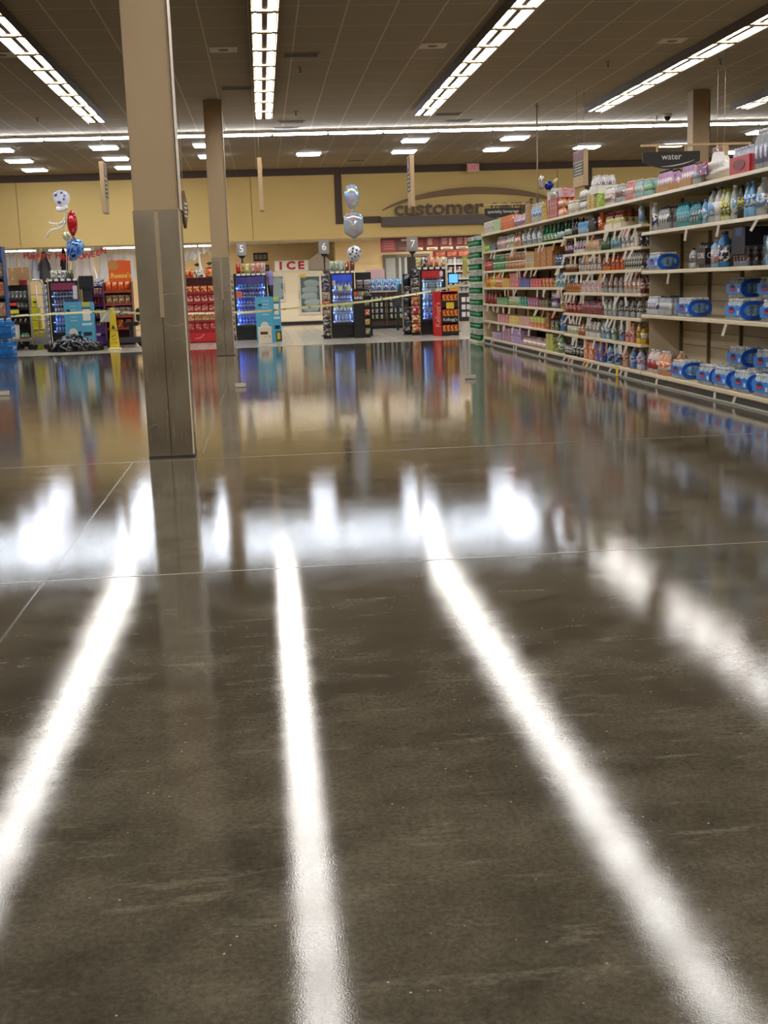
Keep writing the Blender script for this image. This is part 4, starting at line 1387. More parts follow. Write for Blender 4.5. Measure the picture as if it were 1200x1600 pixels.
SHEERG = None
for c_, yy in enumerate((26.05, 26.62)):
    for k in range(9):
        spawn('green_case', green_case, (4.66 + .12 * 0, yy, .02 + .245 * k), 0, 'case of green glass bottles, ' + ordn(k + 1) + ' up in the ' + ('stack against the shelf end' if c_ == 0 else 'stack beyond, by the yellow card'), 'bottle case', 'green bottle cases stacked at the shelf end')
t = thing('endcap_base', 'low tan base under the stacked green bottle cases', 'base', (4.66, 26.33, 0))
part('deck', MB().box(-.22, .42, -.57, .57, 0, .018), shelf_m, t)
p = at(737, 415, 26.7)
t = thing('price_sign', 'yellow price sign clipped to the green bottle stack', 'sign', (4.42, 26.9, p.z - .2))
part('card', MB().box(-.06, .05, -.004, .004, 0, .42), mat((226, 206, 110), .5), t)
part('clip', MB().box(.05, .09, -.01, .01, .18, .22), STEEL, t)

# ------------------------------------------------------------------ the front end: builders
def place(px, py, Y=None):
    """floor point under a pixel, or the point at a known depth"""
    return fl(px, py) if Y is None else at(px, py, Y)


def span(px0, px1, py, Y):
    a_, b_ = at(px0, py, Y), at(px1, py, Y)
    return (a_.x + b_.x) / 2, b_.x - a_.x


def zed(px, py, Y):
    return at(px, py, Y).z


def pouch(w, h, t, c1, c2, c3=None, name='snack_bag', rough=0.25):
    def build():
        n, m = 8, 9
        vs, fs = [], []
        for side in (-1, 1):
            for i in range(m + 1):
                v = -1 + 2 * i / m
                for k in range(n + 1):
                    u = -1 + 2 * k / n
                    th = t / 2 * max(0, (1 - abs(u) ** 2.6)) * max(0, (1 - abs(v) ** 4)) * (1 + .12 * math.sin(5 * u + 3 * v))
                    vs.append((u * w / 2 * (1 - .06 * (1 - abs(v) ** 3)), side * th, h / 2 + v * h / 2))
        o_ = (n + 1) * (m + 1)
        for side in (0, 1):
            for i in range(m):
                for k in range(n):
                    a_ = side * o_ + i * (n + 1) + k
                    fs.append((a_, a_ + 1, a_ + n + 2, a_ + n + 1))
        o = link(name, MB().add(vs, fs, 0, True).mesh(name, printed(c1, c2, c3, scale=2.2, rough=rough)))
        part('crimped_edge', MB().box(-w * .5, w * .5, -.002, .002, h * .965, h * 1.0), mat(c1, .3), o)
        return o
    return build


def cooler(px0, px1, py0, py1, Y, label, hdr, body_cols, shelf_z, light=(150, 190, 255), power=3.0, rz=0.0, hdr_txt=None):
    cx_, w = span(px0, px1, (py0 + py1) / 2, Y)
    h = zed(px0, py0, Y)
    d = .62
    t = thing('beverage_cooler', label, 'cooler', (cx_, Y, 0), rz)
    f = .055
    blk = mat((20, 20, 23), .35)
    part('cabinet', MB().box(-w / 2, -w / 2 + .02, 0.05, d, .08, h).box(w / 2 - .02, w / 2, 0.05, d, .08, h).box(-w / 2 + .02, w / 2 - .02, d - .05, d, .08, h)
         .box(-w / 2 + .02, w / 2 - .02, 0.05, d - .05, h - .08, h).box(-w / 2 + .02, w / 2 - .02, 0.05, d - .05, .28, .34), blk, t)
    part('liner', MB().box(-w / 2 + .021, w / 2 - .021, d - .056, d - .051, .345, h - .085), mat((196, 200, 206), .4), t)
    part('door_frame', MB().box(-w / 2, -w / 2 + f, 0, .05, .30, h).box(w / 2 - f, w / 2, 0, .05, .30, h).box(-w / 2 + f, w / 2 - f, 0, .05, h - .07, h).box(-w / 2 + f, w / 2 - f, 0, .05, .30, .36), blk, t)
    part('door_glass', MB().box(-w / 2 + f, w / 2 - f, .02, .028, .36, h - .07), GLASS, t)
    part('base', MB().box(-w / 2 + .01, w / 2 - .01, .03, d, 0, .08), blk, t)
    for k in range(4):
        part('louver', MB().box(-w / 2 + .03, w / 2 - .03, .02, .05, .09 + .05 * k, .125 + .05 * k), mat((34, 34, 36), .4), t)
    part('header_panel', MB().box(-w / 2 + f, w / 2 - f, .055, .07, h - .26, h - .085), mat(hdr, .3, emit=.8), t)
    if hdr_txt:
        text('header_mark', hdr_txt, .09, mat((150, 190, 255), .4, emit=1.2), t, (0, .052, h - .17), extrude=.001)
    for s_ in (-1, 1):
        part('led_strip', MB().box(s_ * (w / 2 - .037) - .009, s_ * (w / 2 - .037) + .009, .056, .075, .38, h - .3), mat(light, .4, emit=power * 4), t)
    me = MB().box(-w / 2 + f, w / 2 - f, .09, d - .06, 0, .012).box(-w / 2 + f, w / 2 - f, .08, .09, -.012, .02).mesh('shelf', mat((200, 210, 222), .35))
    for k, z_ in enumerate(shelf_z):
        link('shelf', me, t, (0, 0, z_))
    rows = len(shelf_z)
    for k, z_ in enumerate(shelf_z):
        sh_, r_, hh_, bc, cc, lc, ic = body_cols[k % len(body_cols)]
        n = int((w - 2 * f - .03) / (2 * r_ + .008))
        for i in range(n):
            x_ = (i - (n - 1) / 2) * (2 * r_ + .008)
            c_, s_ = math.cos(rz), math.sin(rz)
            lx, ly = x_, .15
            key = 'cb' + str((sh_, r_, hh_, bc if isinstance(bc, tuple) else bc.name, lc, ic))
            spawn(key, bottle(sh_, r_, hh_, bc, cc, lc, ic, 'chilled_bottle'), (cx_ + lx * c_ - ly * s_, Y + lx * s_ + ly * c_, z_ + .0125), 0,
                  'bottle in the ' + label.split(',')[0].replace('black ', '') + ', shelf ' + ordn(rows - k) + ' down, ' + ordn(i + 1) + ' across', 'bottle', 'bottles in the ' + label.split(',')[0])
    return t, cx_, w, h


def rack(px0, px1, py0, py1, Y, label, shelves, frame, d=.4, header=None, rz=0.0, back=None, name='snack_rack', cat='rack', z0=0.0):
    cx_, w = span(px0, px1, (py0 + py1) / 2, Y)
    h = zed(px0, py0, Y)
    t = thing(name, label, cat, (cx_, Y, z0), rz)
    fm = mat(frame, .4)
    part('side_panel', MB().box(-w / 2, -w / 2 + .02, 0, d, 0, h), fm, t)
    part('side_panel', MB().box(w / 2 - .02, w / 2, 0, d, 0, h), fm, t)
    part('back_board', MB().box(-w / 2 + .02, w / 2 - .02, d - .02, d, 0, h), mat(back or frame, .5), t)
    for z_ in shelves:
        part('shelf', MB().box(-w / 2 + .02, w / 2 - .02, .01, d - .02, z_ - .02, z_).box(-w / 2 + .02, w / 2 - .02, 0, .01, z_ - .03, z_ + .025), mat(header or frame, .4), t)
    return t, cx_, w, h


def row_of(n, cx_, w, Y, z_, key, build, fmt, cat, group, dy=.1, rz=0.0, tilt=0.0):
    for i in range(n):
        x_ = cx_ - w / 2 + w * (i + .5) / n
        o = spawn(key, build, (x_, Y + dy, z_), rz, fmt % ordn(i + 1), cat, group)
        ax = 1 if rz else 0
        bb = [v[ax] for v in o.bound_box]
        f_ = min(1.0, w / n * .94 / (max(bb) - min(bb)))
        o.scale = (1, f_, 1) if rz else (f_, 1, 1)
        if tilt:
            o.rotation_euler = (tilt, 0, rz)


# ------------------------------------------------------------------ yellow wet-floor cone, bag, tape
p = place(180, 546)
t = thing('wet_floor_cone', 'tall yellow wet floor cone with black warning print', 'cone', (p.x, p.y, 0))
ch = zed(178, 481, p.y)
yl = mat((228, 200, 26), .35)
part('body', MB().lathe([(.15, .03), (.148, .06), (.07, ch * .93), (.066, ch * .985), (.045, ch)], 4, smooth=False), yl, t, rz=PI / 4)
part('base', MB().lathe([(.20, 0), (.20, .02), (.165, .045)], 4, smooth=False), mat((214, 206, 140), .4), t, rz=PI / 4)


def cone_y(z_):
    return -(.148 + (.07 - .148) * (z_ - .06) / (ch * .93 - .06)) * .7071 - .003


mk_b = mat((60, 48, 14), .5)
part('warning_triangle', MB().add([(-.045, cone_y(ch * .5), ch * .5), (.045, cone_y(ch * .5), ch * .5), (0, cone_y(ch * .6), ch * .6), (-.045, cone_y(ch * .5) + .002, ch * .5), (.045, cone_y(ch * .5) + .002, ch * .5), (0, cone_y(ch * .6) + .002, ch * .6)], [(0, 1, 2), (5, 4, 3), (0, 3, 4, 1), (1, 4, 5, 2), (2, 5, 3, 0)]), mk_b, t)
for z_, s_, tx in ((ch * .46, .05, 'CAUTION'), (ch * .24, .05, 'WET'), (ch * .17, .05, 'FLOOR')):
    text('warning_text', tx, s_, mk_b, t, (0, cone_y(z_ - .02) - .002, z_), (PI / 2 - .07, 0, 0), .001)
mb = MB()
for z_ in (ch * .34,):
    mb.lathe([(.018, 0), (.018, .03)], 10)
part('pictogram', MB().tube([(-.05, cone_y(ch * .3), ch * .3), (0, cone_y(ch * .34), ch * .34), (.05, cone_y(ch * .36), ch * .36)], .008, 6), mk_b, t)
CONE = p.copy()

p = place(118, 549)
t = thing('garbage_bag', 'black shiny garbage bag slumped on the tile before the blue display', 'bag', (p.x, p.y + .1, 0))
mbx = MB()
r_ = random.Random(4)
vs, fs = [], []
n, m = 56, 22
for i in range(m + 1):
    v = i / m
    for k in range(n):
        a_ = 2 * PI * k / n
        rr = (1 - v ** 1.8) ** .5
        prof = 1 + .06 * math.sin(9 * a_ + 5 * v) + .05 * math.sin(17 * a_ - 7 * v + 1) + .03 * math.sin(29 * a_ + 11 * v)
        x_ = .60 * rr * prof * math.cos(a_) + .02 * v
        y_ = .36 * rr * prof * math.sin(a_)
        zz = .42 * (v ** .8) * (.82 + .10 * math.cos(a_ - 2.6) + .05 * math.sin(5 * a_ + 4 * v) + .03 * math.sin(13 * a_))
        vs.append((x_, y_, max(zz, .003)))
for i in range(m):
    for k in range(n):
        j = (k + 1) % n
        fs.append((i * n + k, i * n + j, (i + 1) * n + j, (i + 1) * n + k))
fs.append(tuple(range(n))[::-1])
part('sack', mbx.add(vs, fs, 0, True), mat((16, 16, 18), .18), t)
part('tied_neck', MB().lathe([(.03, .0), (.014, .05), (.05, .12), (.02, .125)], 12), mat((16, 16, 18), .2), t, (.12, -.02, .33))

# caution tape as a twisting ribbon
pts = []
for px, py, Y in ((8, 495, 29.6), (40, 492.5, 29.5), (72, 491, 29.4), (100, 489.5, 29.3), (140, 487.5, 29.15), (168, 486, 29.05), (176, 487, 28.9), (188, 487, 28.95), (214, 489.5, 28.9),
                  (250, 490, 28.9), (292, 490, 28.9), (330, 489, 29.0), (366, 488.5, 29.2), (400, 487, 29.3), (440, 483.5, 29.3), (480, 479.5, 29.3), (530, 475.5, 29.2), (580, 470, 29.0), (620, 464, 28.6), (660, 457.5, 28.2), (700, 449.5, 27.7), (738, 439, 27.35)):
    pts.append(at(px, py, Y))
vs, fs = [], []
fine = []
for i in range(len(pts) - 1):
    for k in range(4):
        fine.append(pts[i].lerp(pts[i + 1], k / 4))
fine.append(pts[-1])
for i, q in enumerate(fine):
    a_ = .5 * math.sin(i * .19) + .25 * math.sin(i * .53)
    u_ = Vector((0, math.sin(a_), math.cos(a_))) * .026
    vs += [tuple(q + u_), tuple(q - u_)]
for i in range(len(fine) - 1):
    fs.append((2 * i, 2 * i + 1, 2 * i + 3, 2 * i + 2))
m_, nt, b_ = nodes_of('caution_tape')
tc = N(nt, 'ShaderNodeTexCoord')
wv = N(nt, 'ShaderNodeTexNoise', i_Scale=6.0, i_Detail=2.0)
nt.links.new(tc.outputs['Object'], wv.inputs['Vector'])
cr = N(nt, 'ShaderNodeValToRGB')
cr.color_ramp.interpolation = 'CONSTANT'
cr.color_ramp.elements[0].color = lin((236, 230, 176))
cr.color_ramp.elements[1].position = .6
cr.color_ramp.elements[1].color = lin((150, 146, 70))
nt.links.new(wv.outputs['Fac'], cr.inputs[0])
nt.links.new(cr.outputs[0], b_.inputs['Base Color'])
b_.inputs['Roughness'].default_value = .35
t = thing('caution_tape', 'yellow caution tape strung across the front end to the green bottle stack', 'tape', (fine[0].x, fine[0].y, 0))
part('ribbon', MB().add([(a_[0] - fine[0].x, a_[1] - fine[0].y, a_[2]) for a_ in vs], fs), m_, t)
q = at(167, 488, 29.0)
part('loose_end', MB().add([(q.x - fine[0].x + dx, q.y - .02 - fine[0].y, q.z + dz) for dx, dz in ((0, .02), (.03, -.01), (-.13, -.22), (-.17, -.2))], [(0, 1, 2, 3)]), m_, t)

# ------------------------------------------------------------------ left edge: blue packs and a snack tower
bx, bw = span(-42, 14, 530, 27.0)
big = lambda: pack(5, 3, ('jug', .075, .40, (60, 140, 210), (210, 220, 230), (30, 90, 170), wh), .075, .42, film=sheer((40, 120, 200), .5), band=((26, 96, 176), (40, 130, 206)))()
for k in range(2):
    spawn('bigblue', big, (bx + .03, 27.3, .003 + .435 * k), PI / 2, ('lower', 'upper')[k] + ' blue film pack of large bottles at the polished floor edge, beside the snack tower', 'drink pack', 'blue packs beside the snack tower')
t, cx_, w, h = rack(-34, 9, 386, 552, 28.4, 'tall snack tower with blue header behind the blue bottle packs', (.35, .85, 1.3, 1.72), (40, 70, 120), d=.4, header=(60, 66, 80))
part('header', MB().box(-w / 2, w / 2, -.03, 0, h - .3, h), mat((24, 84, 160), .4), t)
for k, (z_, c1, c2) in enumerate(((.35, (60, 90, 150), (200, 200, 210)), (.85, (206, 150, 110), (226, 190, 150)), (1.3, (226, 150, 60), (214, 70, 50)), (1.72, (190, 150, 110), (160, 100, 70)))):
    row_of(4, cx_, w - .06, 28.4, z_ + .026, 'tower%d' % k, carton(.14, .16, .3, c1, c2), ('blue', 'peach', 'orange', 'brown')[k] + ' snack carton, %s across on its shelf of the blue-headed tower', 'carton', 'snack cartons in the tower', .14, PI / 2)

# black merchandiser with pouches, boxes on top
Y = 32.6
t, cx_, w, h = rack(9, 46, 446, 534, Y, 'black snack merchandiser behind the flat cart', (.25, .62, .98, 1.2), (26, 24, 26), d=.4)
part('price_card', MB().box(-.2, .04, -.012, -.004, .86, .96), mat((226, 206, 60), .5), t)
part('red_card', MB().box(-.26, .0, -.012, -.004, 1.06, 1.14), mat((206, 60, 54), .5), t)
row_of(5, cx_, w - .08, Y, 1.226, 'pouchg', pouch(.12, .2, .06, (110, 110, 116), (60, 60, 66)), 'grey foil pouch, %s across on the top shelf of the black merchandiser', 'snack pouch', 'grey pouches', .1)
row_of(3, cx_ + .12, w * .5, Y, 1.006, 'pouchh', pouch(.12, .15, .06, (170, 160, 160), (90, 86, 90)), 'pale foil pouch, %s across on the second shelf of the black merchandiser', 'snack pouch', 'pale pouches', .1)
row_of(4, cx_, w - .08, Y, .646, 'pouchk', pouch(.12, .2, .06, (36, 34, 40), (90, 50, 40)), 'dark pouch, %s across on the third shelf of the black merchandiser', 'snack pouch', 'dark pouches', .1)


def cardboard_box(w_, d_, h_, tape_=True):
    def build():
        o = link('cardboard_box', MB().box(-w_ / 2, w_ / 2, -d_ / 2, d_ / 2, 0, h_).mesh('cardboard_box', CARD, .004))
        part('packing_tape', MB().box(-.025, .025, -d_ / 2 - .002, d_ / 2 + .002, h_, h_ + .002).box(-.025, .025, -d_ / 2 - .002, -d_ / 2, h_ * .6, h_), mat((190, 156, 110), .3), o)
        part('flap_seam', MB().box(-w_ / 2, w_ / 2, -d_ / 2 - .001, -d_ / 2, h_ * .97, h_ * .985), mat((120, 90, 58), .8), o)
        return o
    return build


zt = h + .001
for px0, px1, py0, py1, lb, k in ((4, 18, 434, 447, 'lower open cardboard box on the black merchandiser', 0), (3, 16, 422, 434, 'upper cardboard box on the black merchandiser', 1)):
    bx, bw = span(px0, px1, py0, Y)
    spawn('cbx%d' % k, cardboard_box(bw, .25, .215), (bx + .12, Y + .2, zt + .216 * k), .1 * k, lb, 'cardboard box', 'cardboard boxes')
t = thing('candy_display', 'tall narrow red candy display between the merchandiser and the cart', 'display', (at(38, 500, 33.2).x, 33.15, 0))
rh = zed(38, 438, 33.15)
part('column', MB().box(-.13, .13, 0, .25, 0, rh), mat((150, 30, 34), .4), t, bevel=.01)
for k in range(4):
    part('pocket', MB().box(-.11, .11, -.05, 0, rh - .3 - .3 * k, rh - .16 - .3 * k), printed((206, 60, 50), (170, 30, 34), scale=2), t)
spawn('cbx3', cardboard_box(.27, .24, .33), (at(36, 430, 33.2).x, 33.28, rh + .001), 0, 'brown cardboard box on the narrow red candy display', 'cardboard box', 'cardboard boxes')

# flat cart with tall tubular handle
Y = 30.7
cx_, w = span(17, 56, 530, Y)
t = thing('flatbed_cart', 'grey flatbed cart with tall tubular handle', 'cart', (cx_, Y, 0))
dz = zed(30, 530, Y)
gray = mat((150, 148, 140), .4, .5)
part('deck', MB().box(-w / 2, w / 2 + .1, 0, .75, dz - .06, dz), gray, t, bevel=.01)
hx0, hx1 = at(48, 500, Y).x - cx_, at(71, 500, Y).x - cx_
hz = zed(60, 437, Y)
hp = [(hx0, .1, dz - .05), (hx0, .1, hz - .12), (hx0 + .05, .1, hz - .02), (hx0 + .12, .1, hz), (hx1 - .12, .1, hz), (hx1 - .05, .1, hz - .02), (hx1, .1, hz - .12), (hx1, .1, .12)]
part('handle', MB().tube(hp, .02, 10), mat((196, 194, 186), .3, .8), t)
for k in range(4):
    part('crossbar', MB().tube([(hx0, .1, .42 + .3 * k), (hx1, .1, .42 + .3 * k)], .012, 8), mat((180, 178, 168), .3, .8), t)
part('center_bar', MB().tube([((hx0 + hx1) / 2, .1, .12), ((hx0 + hx1) / 2, .1, hz)], .012, 8), mat((180, 178, 168), .3, .8), t)
part('toe_plate', MB().box(hx0, hx1, .02, .12, .12, .30), mat((130, 130, 132), .4, .4), t)
for x_, y_ in ((-w / 2 + .12, .1), (-w / 2 + .12, .65), (w / 2 - .15, .1), (w / 2 - .15, .65), (hx0 + .03, .06), (hx1 - .03, .06)):
    wl = part('caster', MB().prism([(x_ + .07 * math.cos(2 * PI * k / 16), .073 + .07 * math.sin(2 * PI * k / 16)) for k in range(16)], y_ - .02, y_ + .02), mat((20, 20, 20), .6), t)
    part('fork', MB().box(x_ - .02, x_ + .02, y_ - .03, y_ + .03, .13, dz - .06), gray, wl)
bx = at(22, 520, 30.9).x
t = thing('white_carton', 'tall plain white carton standing on the flatbed cart', 'carton', (bx, 30.85, dz + .001))
ww = zed(22, 508, 30.9) - dz
part('body', MB().box(-.11, .11, 0, .2, 0, ww), mat((226, 220, 206), .6), t, bevel=.004)
part('flap', MB().box(-.11, .11, -.004, 0, ww * .9, ww), mat((206, 198, 180), .6), t)
for k in range(1):
    spawn('greencan', pack(2, 3, ('slim', .04, .13, (40, 120, 70), CHROME, (30, 110, 60), wh), .04, .13, tray=(110, 80, 56), tray_h=.4), (at(39, 525, 30.9).x, 30.96, dz + .001), PI / 2,
          ('green can tray on the flatbed cart beside the white carton', 'green can tray on the flatbed cart next to the tall handle')[k], 'drink pack', 'green can trays on the cart')
t = thing('yellow_bin', 'yellow plastic bin leaning inside the cart handle', 'bin', (cx_ + (hx0 + hx1) / 2 - .085, 31.12, dz + .001))
part('body', MB().box(-.12, .12, 0, .2, .0, .2), mat((206, 180, 60), .4), t, bevel=.015)
part('rim', MB().box(-.13, .13, -.012, .212, .2, .225), mat((220, 196, 70), .4), t)
t = thing('folded_sign', 'bright yellow folded floor sign behind the cart handle', 'sign', (at(54, 470, 31.6).x, 31.6, 0))
part('board', MB().prism([(-.17, 0), (.17, 0), (.12, .95), (.05, 1.25), (-.05, 1.25), (-.1, .95)], -.012, .012), mat((226, 214, 30), .4), t)
part('grip_hole', MB().box(-.04, .04, -.014, -.012, 1.12, 1.16), DARK, t)

# ------------------------------------------------------------------ cooler behind the blue display, gift-card strip
cols1 = [('slim', .034, .17, (30, 60, 140), (230, 230, 236), (20, 50, 130), (200, 210, 230)), ('slim', .034, .18, (60, 120, 210), wh, (40, 90, 190), wh),
         ('slim', .034, .17, (90, 50, 60), (60, 30, 40), (120, 60, 70), wh), ('slim', .034, .17, (60, 30, 60), bk, (90, 40, 70), wh), ('slim', .034, .17, (24, 36, 80), wh, (30, 40, 90), (150, 150, 170))]
CA, cx_, w, h = cooler(79, 125, 437, 545, 31.3, 'black drinks cooler with crowded top, behind the blue display', (90, 30, 50), cols1, (.40, .62, .86, 1.06, 1.26))
CAX, CAW, CAH = cx_, w, h
for k in range(10):
    p = at(73.5 + .35 * k, 449 + 10 * k, 31.25)
    spawn('giftcard', pouch(.13, .15, .02, (226, 224, 220), (60, 60, 120), (120, 110, 90), 'gift_card', .4), (CAX - CAW / 2 - .09, 31.2, p.z - .08), 0, 'white hanging card pack, ' + ordn(k + 1) + ' from the top of the strip beside the cart', 'gift card', 'card packs hanging beside the cart')
t = thing('clip_strip', 'black hanging strip board carrying white card packs beside the cart', 'strip', (CAX - CAW / 2 - .09, 31.3, 0))
part('post', MB().box(-.07, .07, .0, .03, 0, 1.62), DARK, t)
part('foot', MB().box(-.08, .08, -.02, .25, 0, .03), DARK, t)
# things on top of that cooler
for i, (px, c1, c2) in enumerate(((83, (226, 220, 200), (150, 140, 110)), (92, (230, 230, 230), (60, 60, 60)), (101, (206, 200, 190), (40, 40, 44)), (110, (110, 100, 60), (60, 60, 40)))):
    spawn('topbag%d' % i, pouch(.142, .22, .09, c1, c2), (at(px, 430, 31.5).x, 31.55, CAH + .001), 0, ('cream', 'white', 'grey', 'olive')[i] + ' snack bag on top of the crowded cooler', 'snack bag', 'bags on the crowded cooler')
for i in range(5):
    o = link('price_ticket', MB().box(-.05, .05, -.004, 0, 0, .05).mesh('price_ticket', WHITE), None, (CAX - .3 + .15 * i, 31.29, CAH - .04))
    tag(o, 'white price ticket on the crowded cooler top edge, ' + ordn(i + 1) + ' from the cart', 'ticket', 'price tickets on the crowded cooler')
t = thing('checkout_terminal', 'black checkout terminal on a post behind the blue display', 'terminal', (at(138.5, 500, 30.7).x, 30.7, 0))
z_ = zed(137, 452, 30.7)
part('post', MB().box(-.11, .11, .05, .11, 0, z_), DARK, t)
part('screen_case', MB().box(-.17, .17, 0, .12, z_, z_ + .32), mat((22, 22, 26), .35), t, bevel=.01)
part('screen', MB().box(-.11, .11, -.004, 0, z_ + .06, z_ + .26), mat((42, 44, 52), .2), t)
part('card_holder', MB().box(-.32, -.22, -.01, .03, z_ - .5, z_ + .1), mat((206, 204, 206), .4), t)
part('base', MB().box(-.2, .2, -.1, .2, 0, .03), DARK, t)


# cyan product displays
def cyan_display(px0, pxm, px1, py0, py1, Y, label, flap):
    a_, b_ = at(px0, py1, Y), at(pxm, py1, Y)
    c_ = at(px1, py1, Y + .12)
    h_ = zed(px0, py0, Y)
    t = thing('cardboard_display', label, 'display', (b_.x, Y, 0))
    w0, w1 = b_.x - a_.x, c_.x - b_.x
    cy = mat((86, 172, 206), .6)
    part('front_face', MB().box(-w0, 0, 0, .35, 0, h_), cy, t)
    part('side_face', MB().prism([(0.001, 0), (w1, .12), (w1, .40), (0.001, .35)], 0, h_ * .985, plane='XY'), mat((80, 164, 198), .6), t)
    for k in range(6):
        part('top_pack', MB().prism([(-w0 + .03 + k * (w0 - .04) / 6, h_), (-w0 + .03 + (k + .8) * (w0 - .04) / 6, h_), (-w0 + .03 + (k + .4) * (w0 - .04) / 6, h_ + .07)], .02, .3), mat((44, 50, 110), .4), t)
    wh_ = mat((226, 222, 216), .5)

    def disc(cx, cz, r, name, m, yy=-.003, sq=1.0):
        part(name, MB().prism([(cx + r * math.cos(2 * PI * k / 20), cz + r * sq * math.sin(2 * PI * k / 20)) for k in range(20)], yy, 0), m, t)
    disc(-w0 * .5, h_ * .36, .10, 'white_roll', wh_)
    disc(-w0 * .5, h_ * .24, .09, 'white_roll', wh_, sq=.7)
    part('dark_band', MB().box(-w0 * .5 - .11, -w0 * .5 + .11, -.004, 0, h_ * .29, h_ * .305), mat((60, 50, 60), .5), t)
    disc(-w0 * .72, h_ * .82, .05, 'dark_bowl', mat((20, 40, 60), .5), sq=.6)
    for k in range(5):
        part('print_line', MB().box(-w0 * .62 + .01 * (k % 2), -w0 * .2, -.003, 0, h_ * (.60 + .075 * k), h_ * (.615 + .075 * k)), mat((190, 220, 232), .5), t)

    def on_side(u0, u1, z0, z1, m, name):
        q = lambda u: (w1 * u, .12 * u - .003)
        (xa, ya), (xb, yb) = q(u0), q(u1)
        part(name, MB().add([(xa, ya, z0), (xb, yb, z0), (xb, yb, z1), (xa, ya, z1), (xa, ya + .002, z0), (xb, yb + .002, z0), (xb, yb + .002, z1), (xa, ya + .002, z1)],
                            [(0, 1, 2, 3), (7, 6, 5, 4), (0, 4, 5, 1), (1, 5, 6, 2), (2, 6, 7, 3), (3, 7, 4, 0)]), m, t)
    on_side(.22, .78, h_ * .60, h_ * .84, wh_, 'white_roll')
    on_side(.18, .82, h_ * .84, h_ * .87, mat((70, 60, 60), .5), 'dark_band')
    on_side(.12, .88, h_ * .5, h_ * .55, mat((190, 220, 232), .5), 'print_line')
    on_side(.2, .8, h_ * .28, h_ * .36, mat((24, 26, 34), .5), 'arch_opening')
    on_side(.2, .8, h_ * .9, h_ * .985, mat((206, 190, 70), .5), 'yellow_ticket')
    if flap:
        part('open_flap', MB().add([(w1 * .3, .03, h_ * .18), (w1 * 1.05, .11, h_ * .26), (w1 * 1.7, .0, h_ * .34), (w1 * .8, -.1, h_ * .24), (w1 * .3, .035, h_ * .185), (w1 * 1.05, .115, h_ * .265), (w1 * 1.7, .005, h_ * .345), (w1 * .8, -.095, h_ * .245)],
                                   [(0, 1, 2, 3), (7, 6, 5, 4), (0, 4, 5, 1), (1, 5, 6, 2), (2, 6, 7, 3), (3, 7, 4, 0)]), cy, t)
        on_side(.3, .95, .02, .25, mat((24, 24, 26), .5), 'black_frame')
        part('yellow_label', MB().box(w1 * .42, w1 * .82, .02, .028, .05, .22), mat((226, 190, 40), .5), t)
    return t


cyan_display(104, 128, 149, 472, 536, 30.0, 'bright blue cardboard display standing behind the garbage bag', False)
cyan_display(402, 428, 441, 464, 535, 30.2, 'bright blue cardboard display with open flap behind the white box', True)
p = at(415, 538, 29.4)
t = thing('white_box', 'white cardboard box with dark red label before the blue display', 'box', (p.x, 29.4, 0))
bw = span(405, 426, 525, 29.4)[1]
hh = zed(415, 511, 29.4)
part('carton', MB().box(-bw / 2, bw / 2, 0, .3, 0.004, hh), mat((226, 216, 196), .6), t, bevel=.005)
part('red_label', MB().box(-bw / 2 + .05, bw / 2 - .09, -.003, 0, hh * .55, hh * .72), mat((84, 36, 36), .5), t)
part('small_print', MB().box(-.04, .04, -.003, 0, hh * .38, hh * .44).box(bw / 2 - .07, bw / 2 - .03, -.003, 0, hh * .35, hh * .5), mat((190, 180, 160), .5), t)
part('tape_seam', MB().box(-.02, .02, -.003, .3, hh, hh + .002), mat((200, 190, 170), .4), t)

# ------------------------------------------------------------------ purple rack and orange candy rack behind the cone
Y = 31.6
t, cx_, w, h = rack(146, 163.5, 447, 544, Y, 'purple candy rack between the blue display and the cone', (.12, .42, .72, 1.0, 1.24), (86, 40, 110), d=.4, header=(70, 30, 90))
for k in range(2):
    part('purple_bin', MB().box(-w / 2, w / 2, -.06, 0, .05 + .24 * k, .26 + .24 * k), mat((90, 44, 120), .4), t)
    part('price_card', MB().box(-.14, .02, -.066, -.06, .02 + .24 * k, .08 + .24 * k), mat((206, 196, 206), .5), t)
for k, (c1, c2) in enumerate((((90, 40, 110), (200, 180, 60)), ((196, 170, 50), (90, 60, 40)), ((190, 50, 40), (120, 30, 40)), ((190, 150, 120), (150, 50, 60)))):
    row_of(3, cx_, w - .06, Y, (.42, .72, 1.0, 1.24)[k] + .026, 'purp%d' % k, pouch(.13, .17, .06, c1, c2), ('purple', 'yellow', 'red', 'pink')[k] + ' candy bag, %s across in the purple rack', 'candy bag', 'candy bags in the purple rack', .1)
t = thing('white_bottle_box', 'white box on top of the purple candy rack', 'box', (cx_, Y + .2, h + .001))
part('carton', MB().box(-.16, .16, -.12, .12, 0, .16), printed((226, 226, 230), (60, 70, 110), scale=2), t, bevel=.004)
part('lid', MB().box(-.165, .165, -.125, .125, .16, .18), WHITE, t)
Y = 31.4
t, cx_, w, h = rack(164.5, 208, 441, 544, Y, 'maroon candy rack with big orange header card', (.42, .72, 1.02, 1.33), (92, 26, 34), d=.45, header=(150, 60, 44))
orange = mat((226, 92, 30), .4)
ht = zed(185, 406, Y)
hc = (at(185, 420, Y).x - cx_)
part('header_card', MB().prism([(-.27 + hc, h), (.28 + hc, h), (.28 + hc, ht - .02), (.0 + hc, ht), (-.27 + hc, ht - .02)], .2, .215), orange, t)
part('tan_disc', MB().prism([(-.15 + hc + .13 * math.cos(2 * PI * k / 20), ht - .12 + .13 * math.sin(2 * PI * k / 20)) for k in range(20)], .19, .2), mat((190, 130, 60), .5), t)
text('header_lettering', "Reese's", .17, mat((236, 206, 80), .4), t, (.03 + hc, .196, h + .15), extrude=.002, bold=.004)
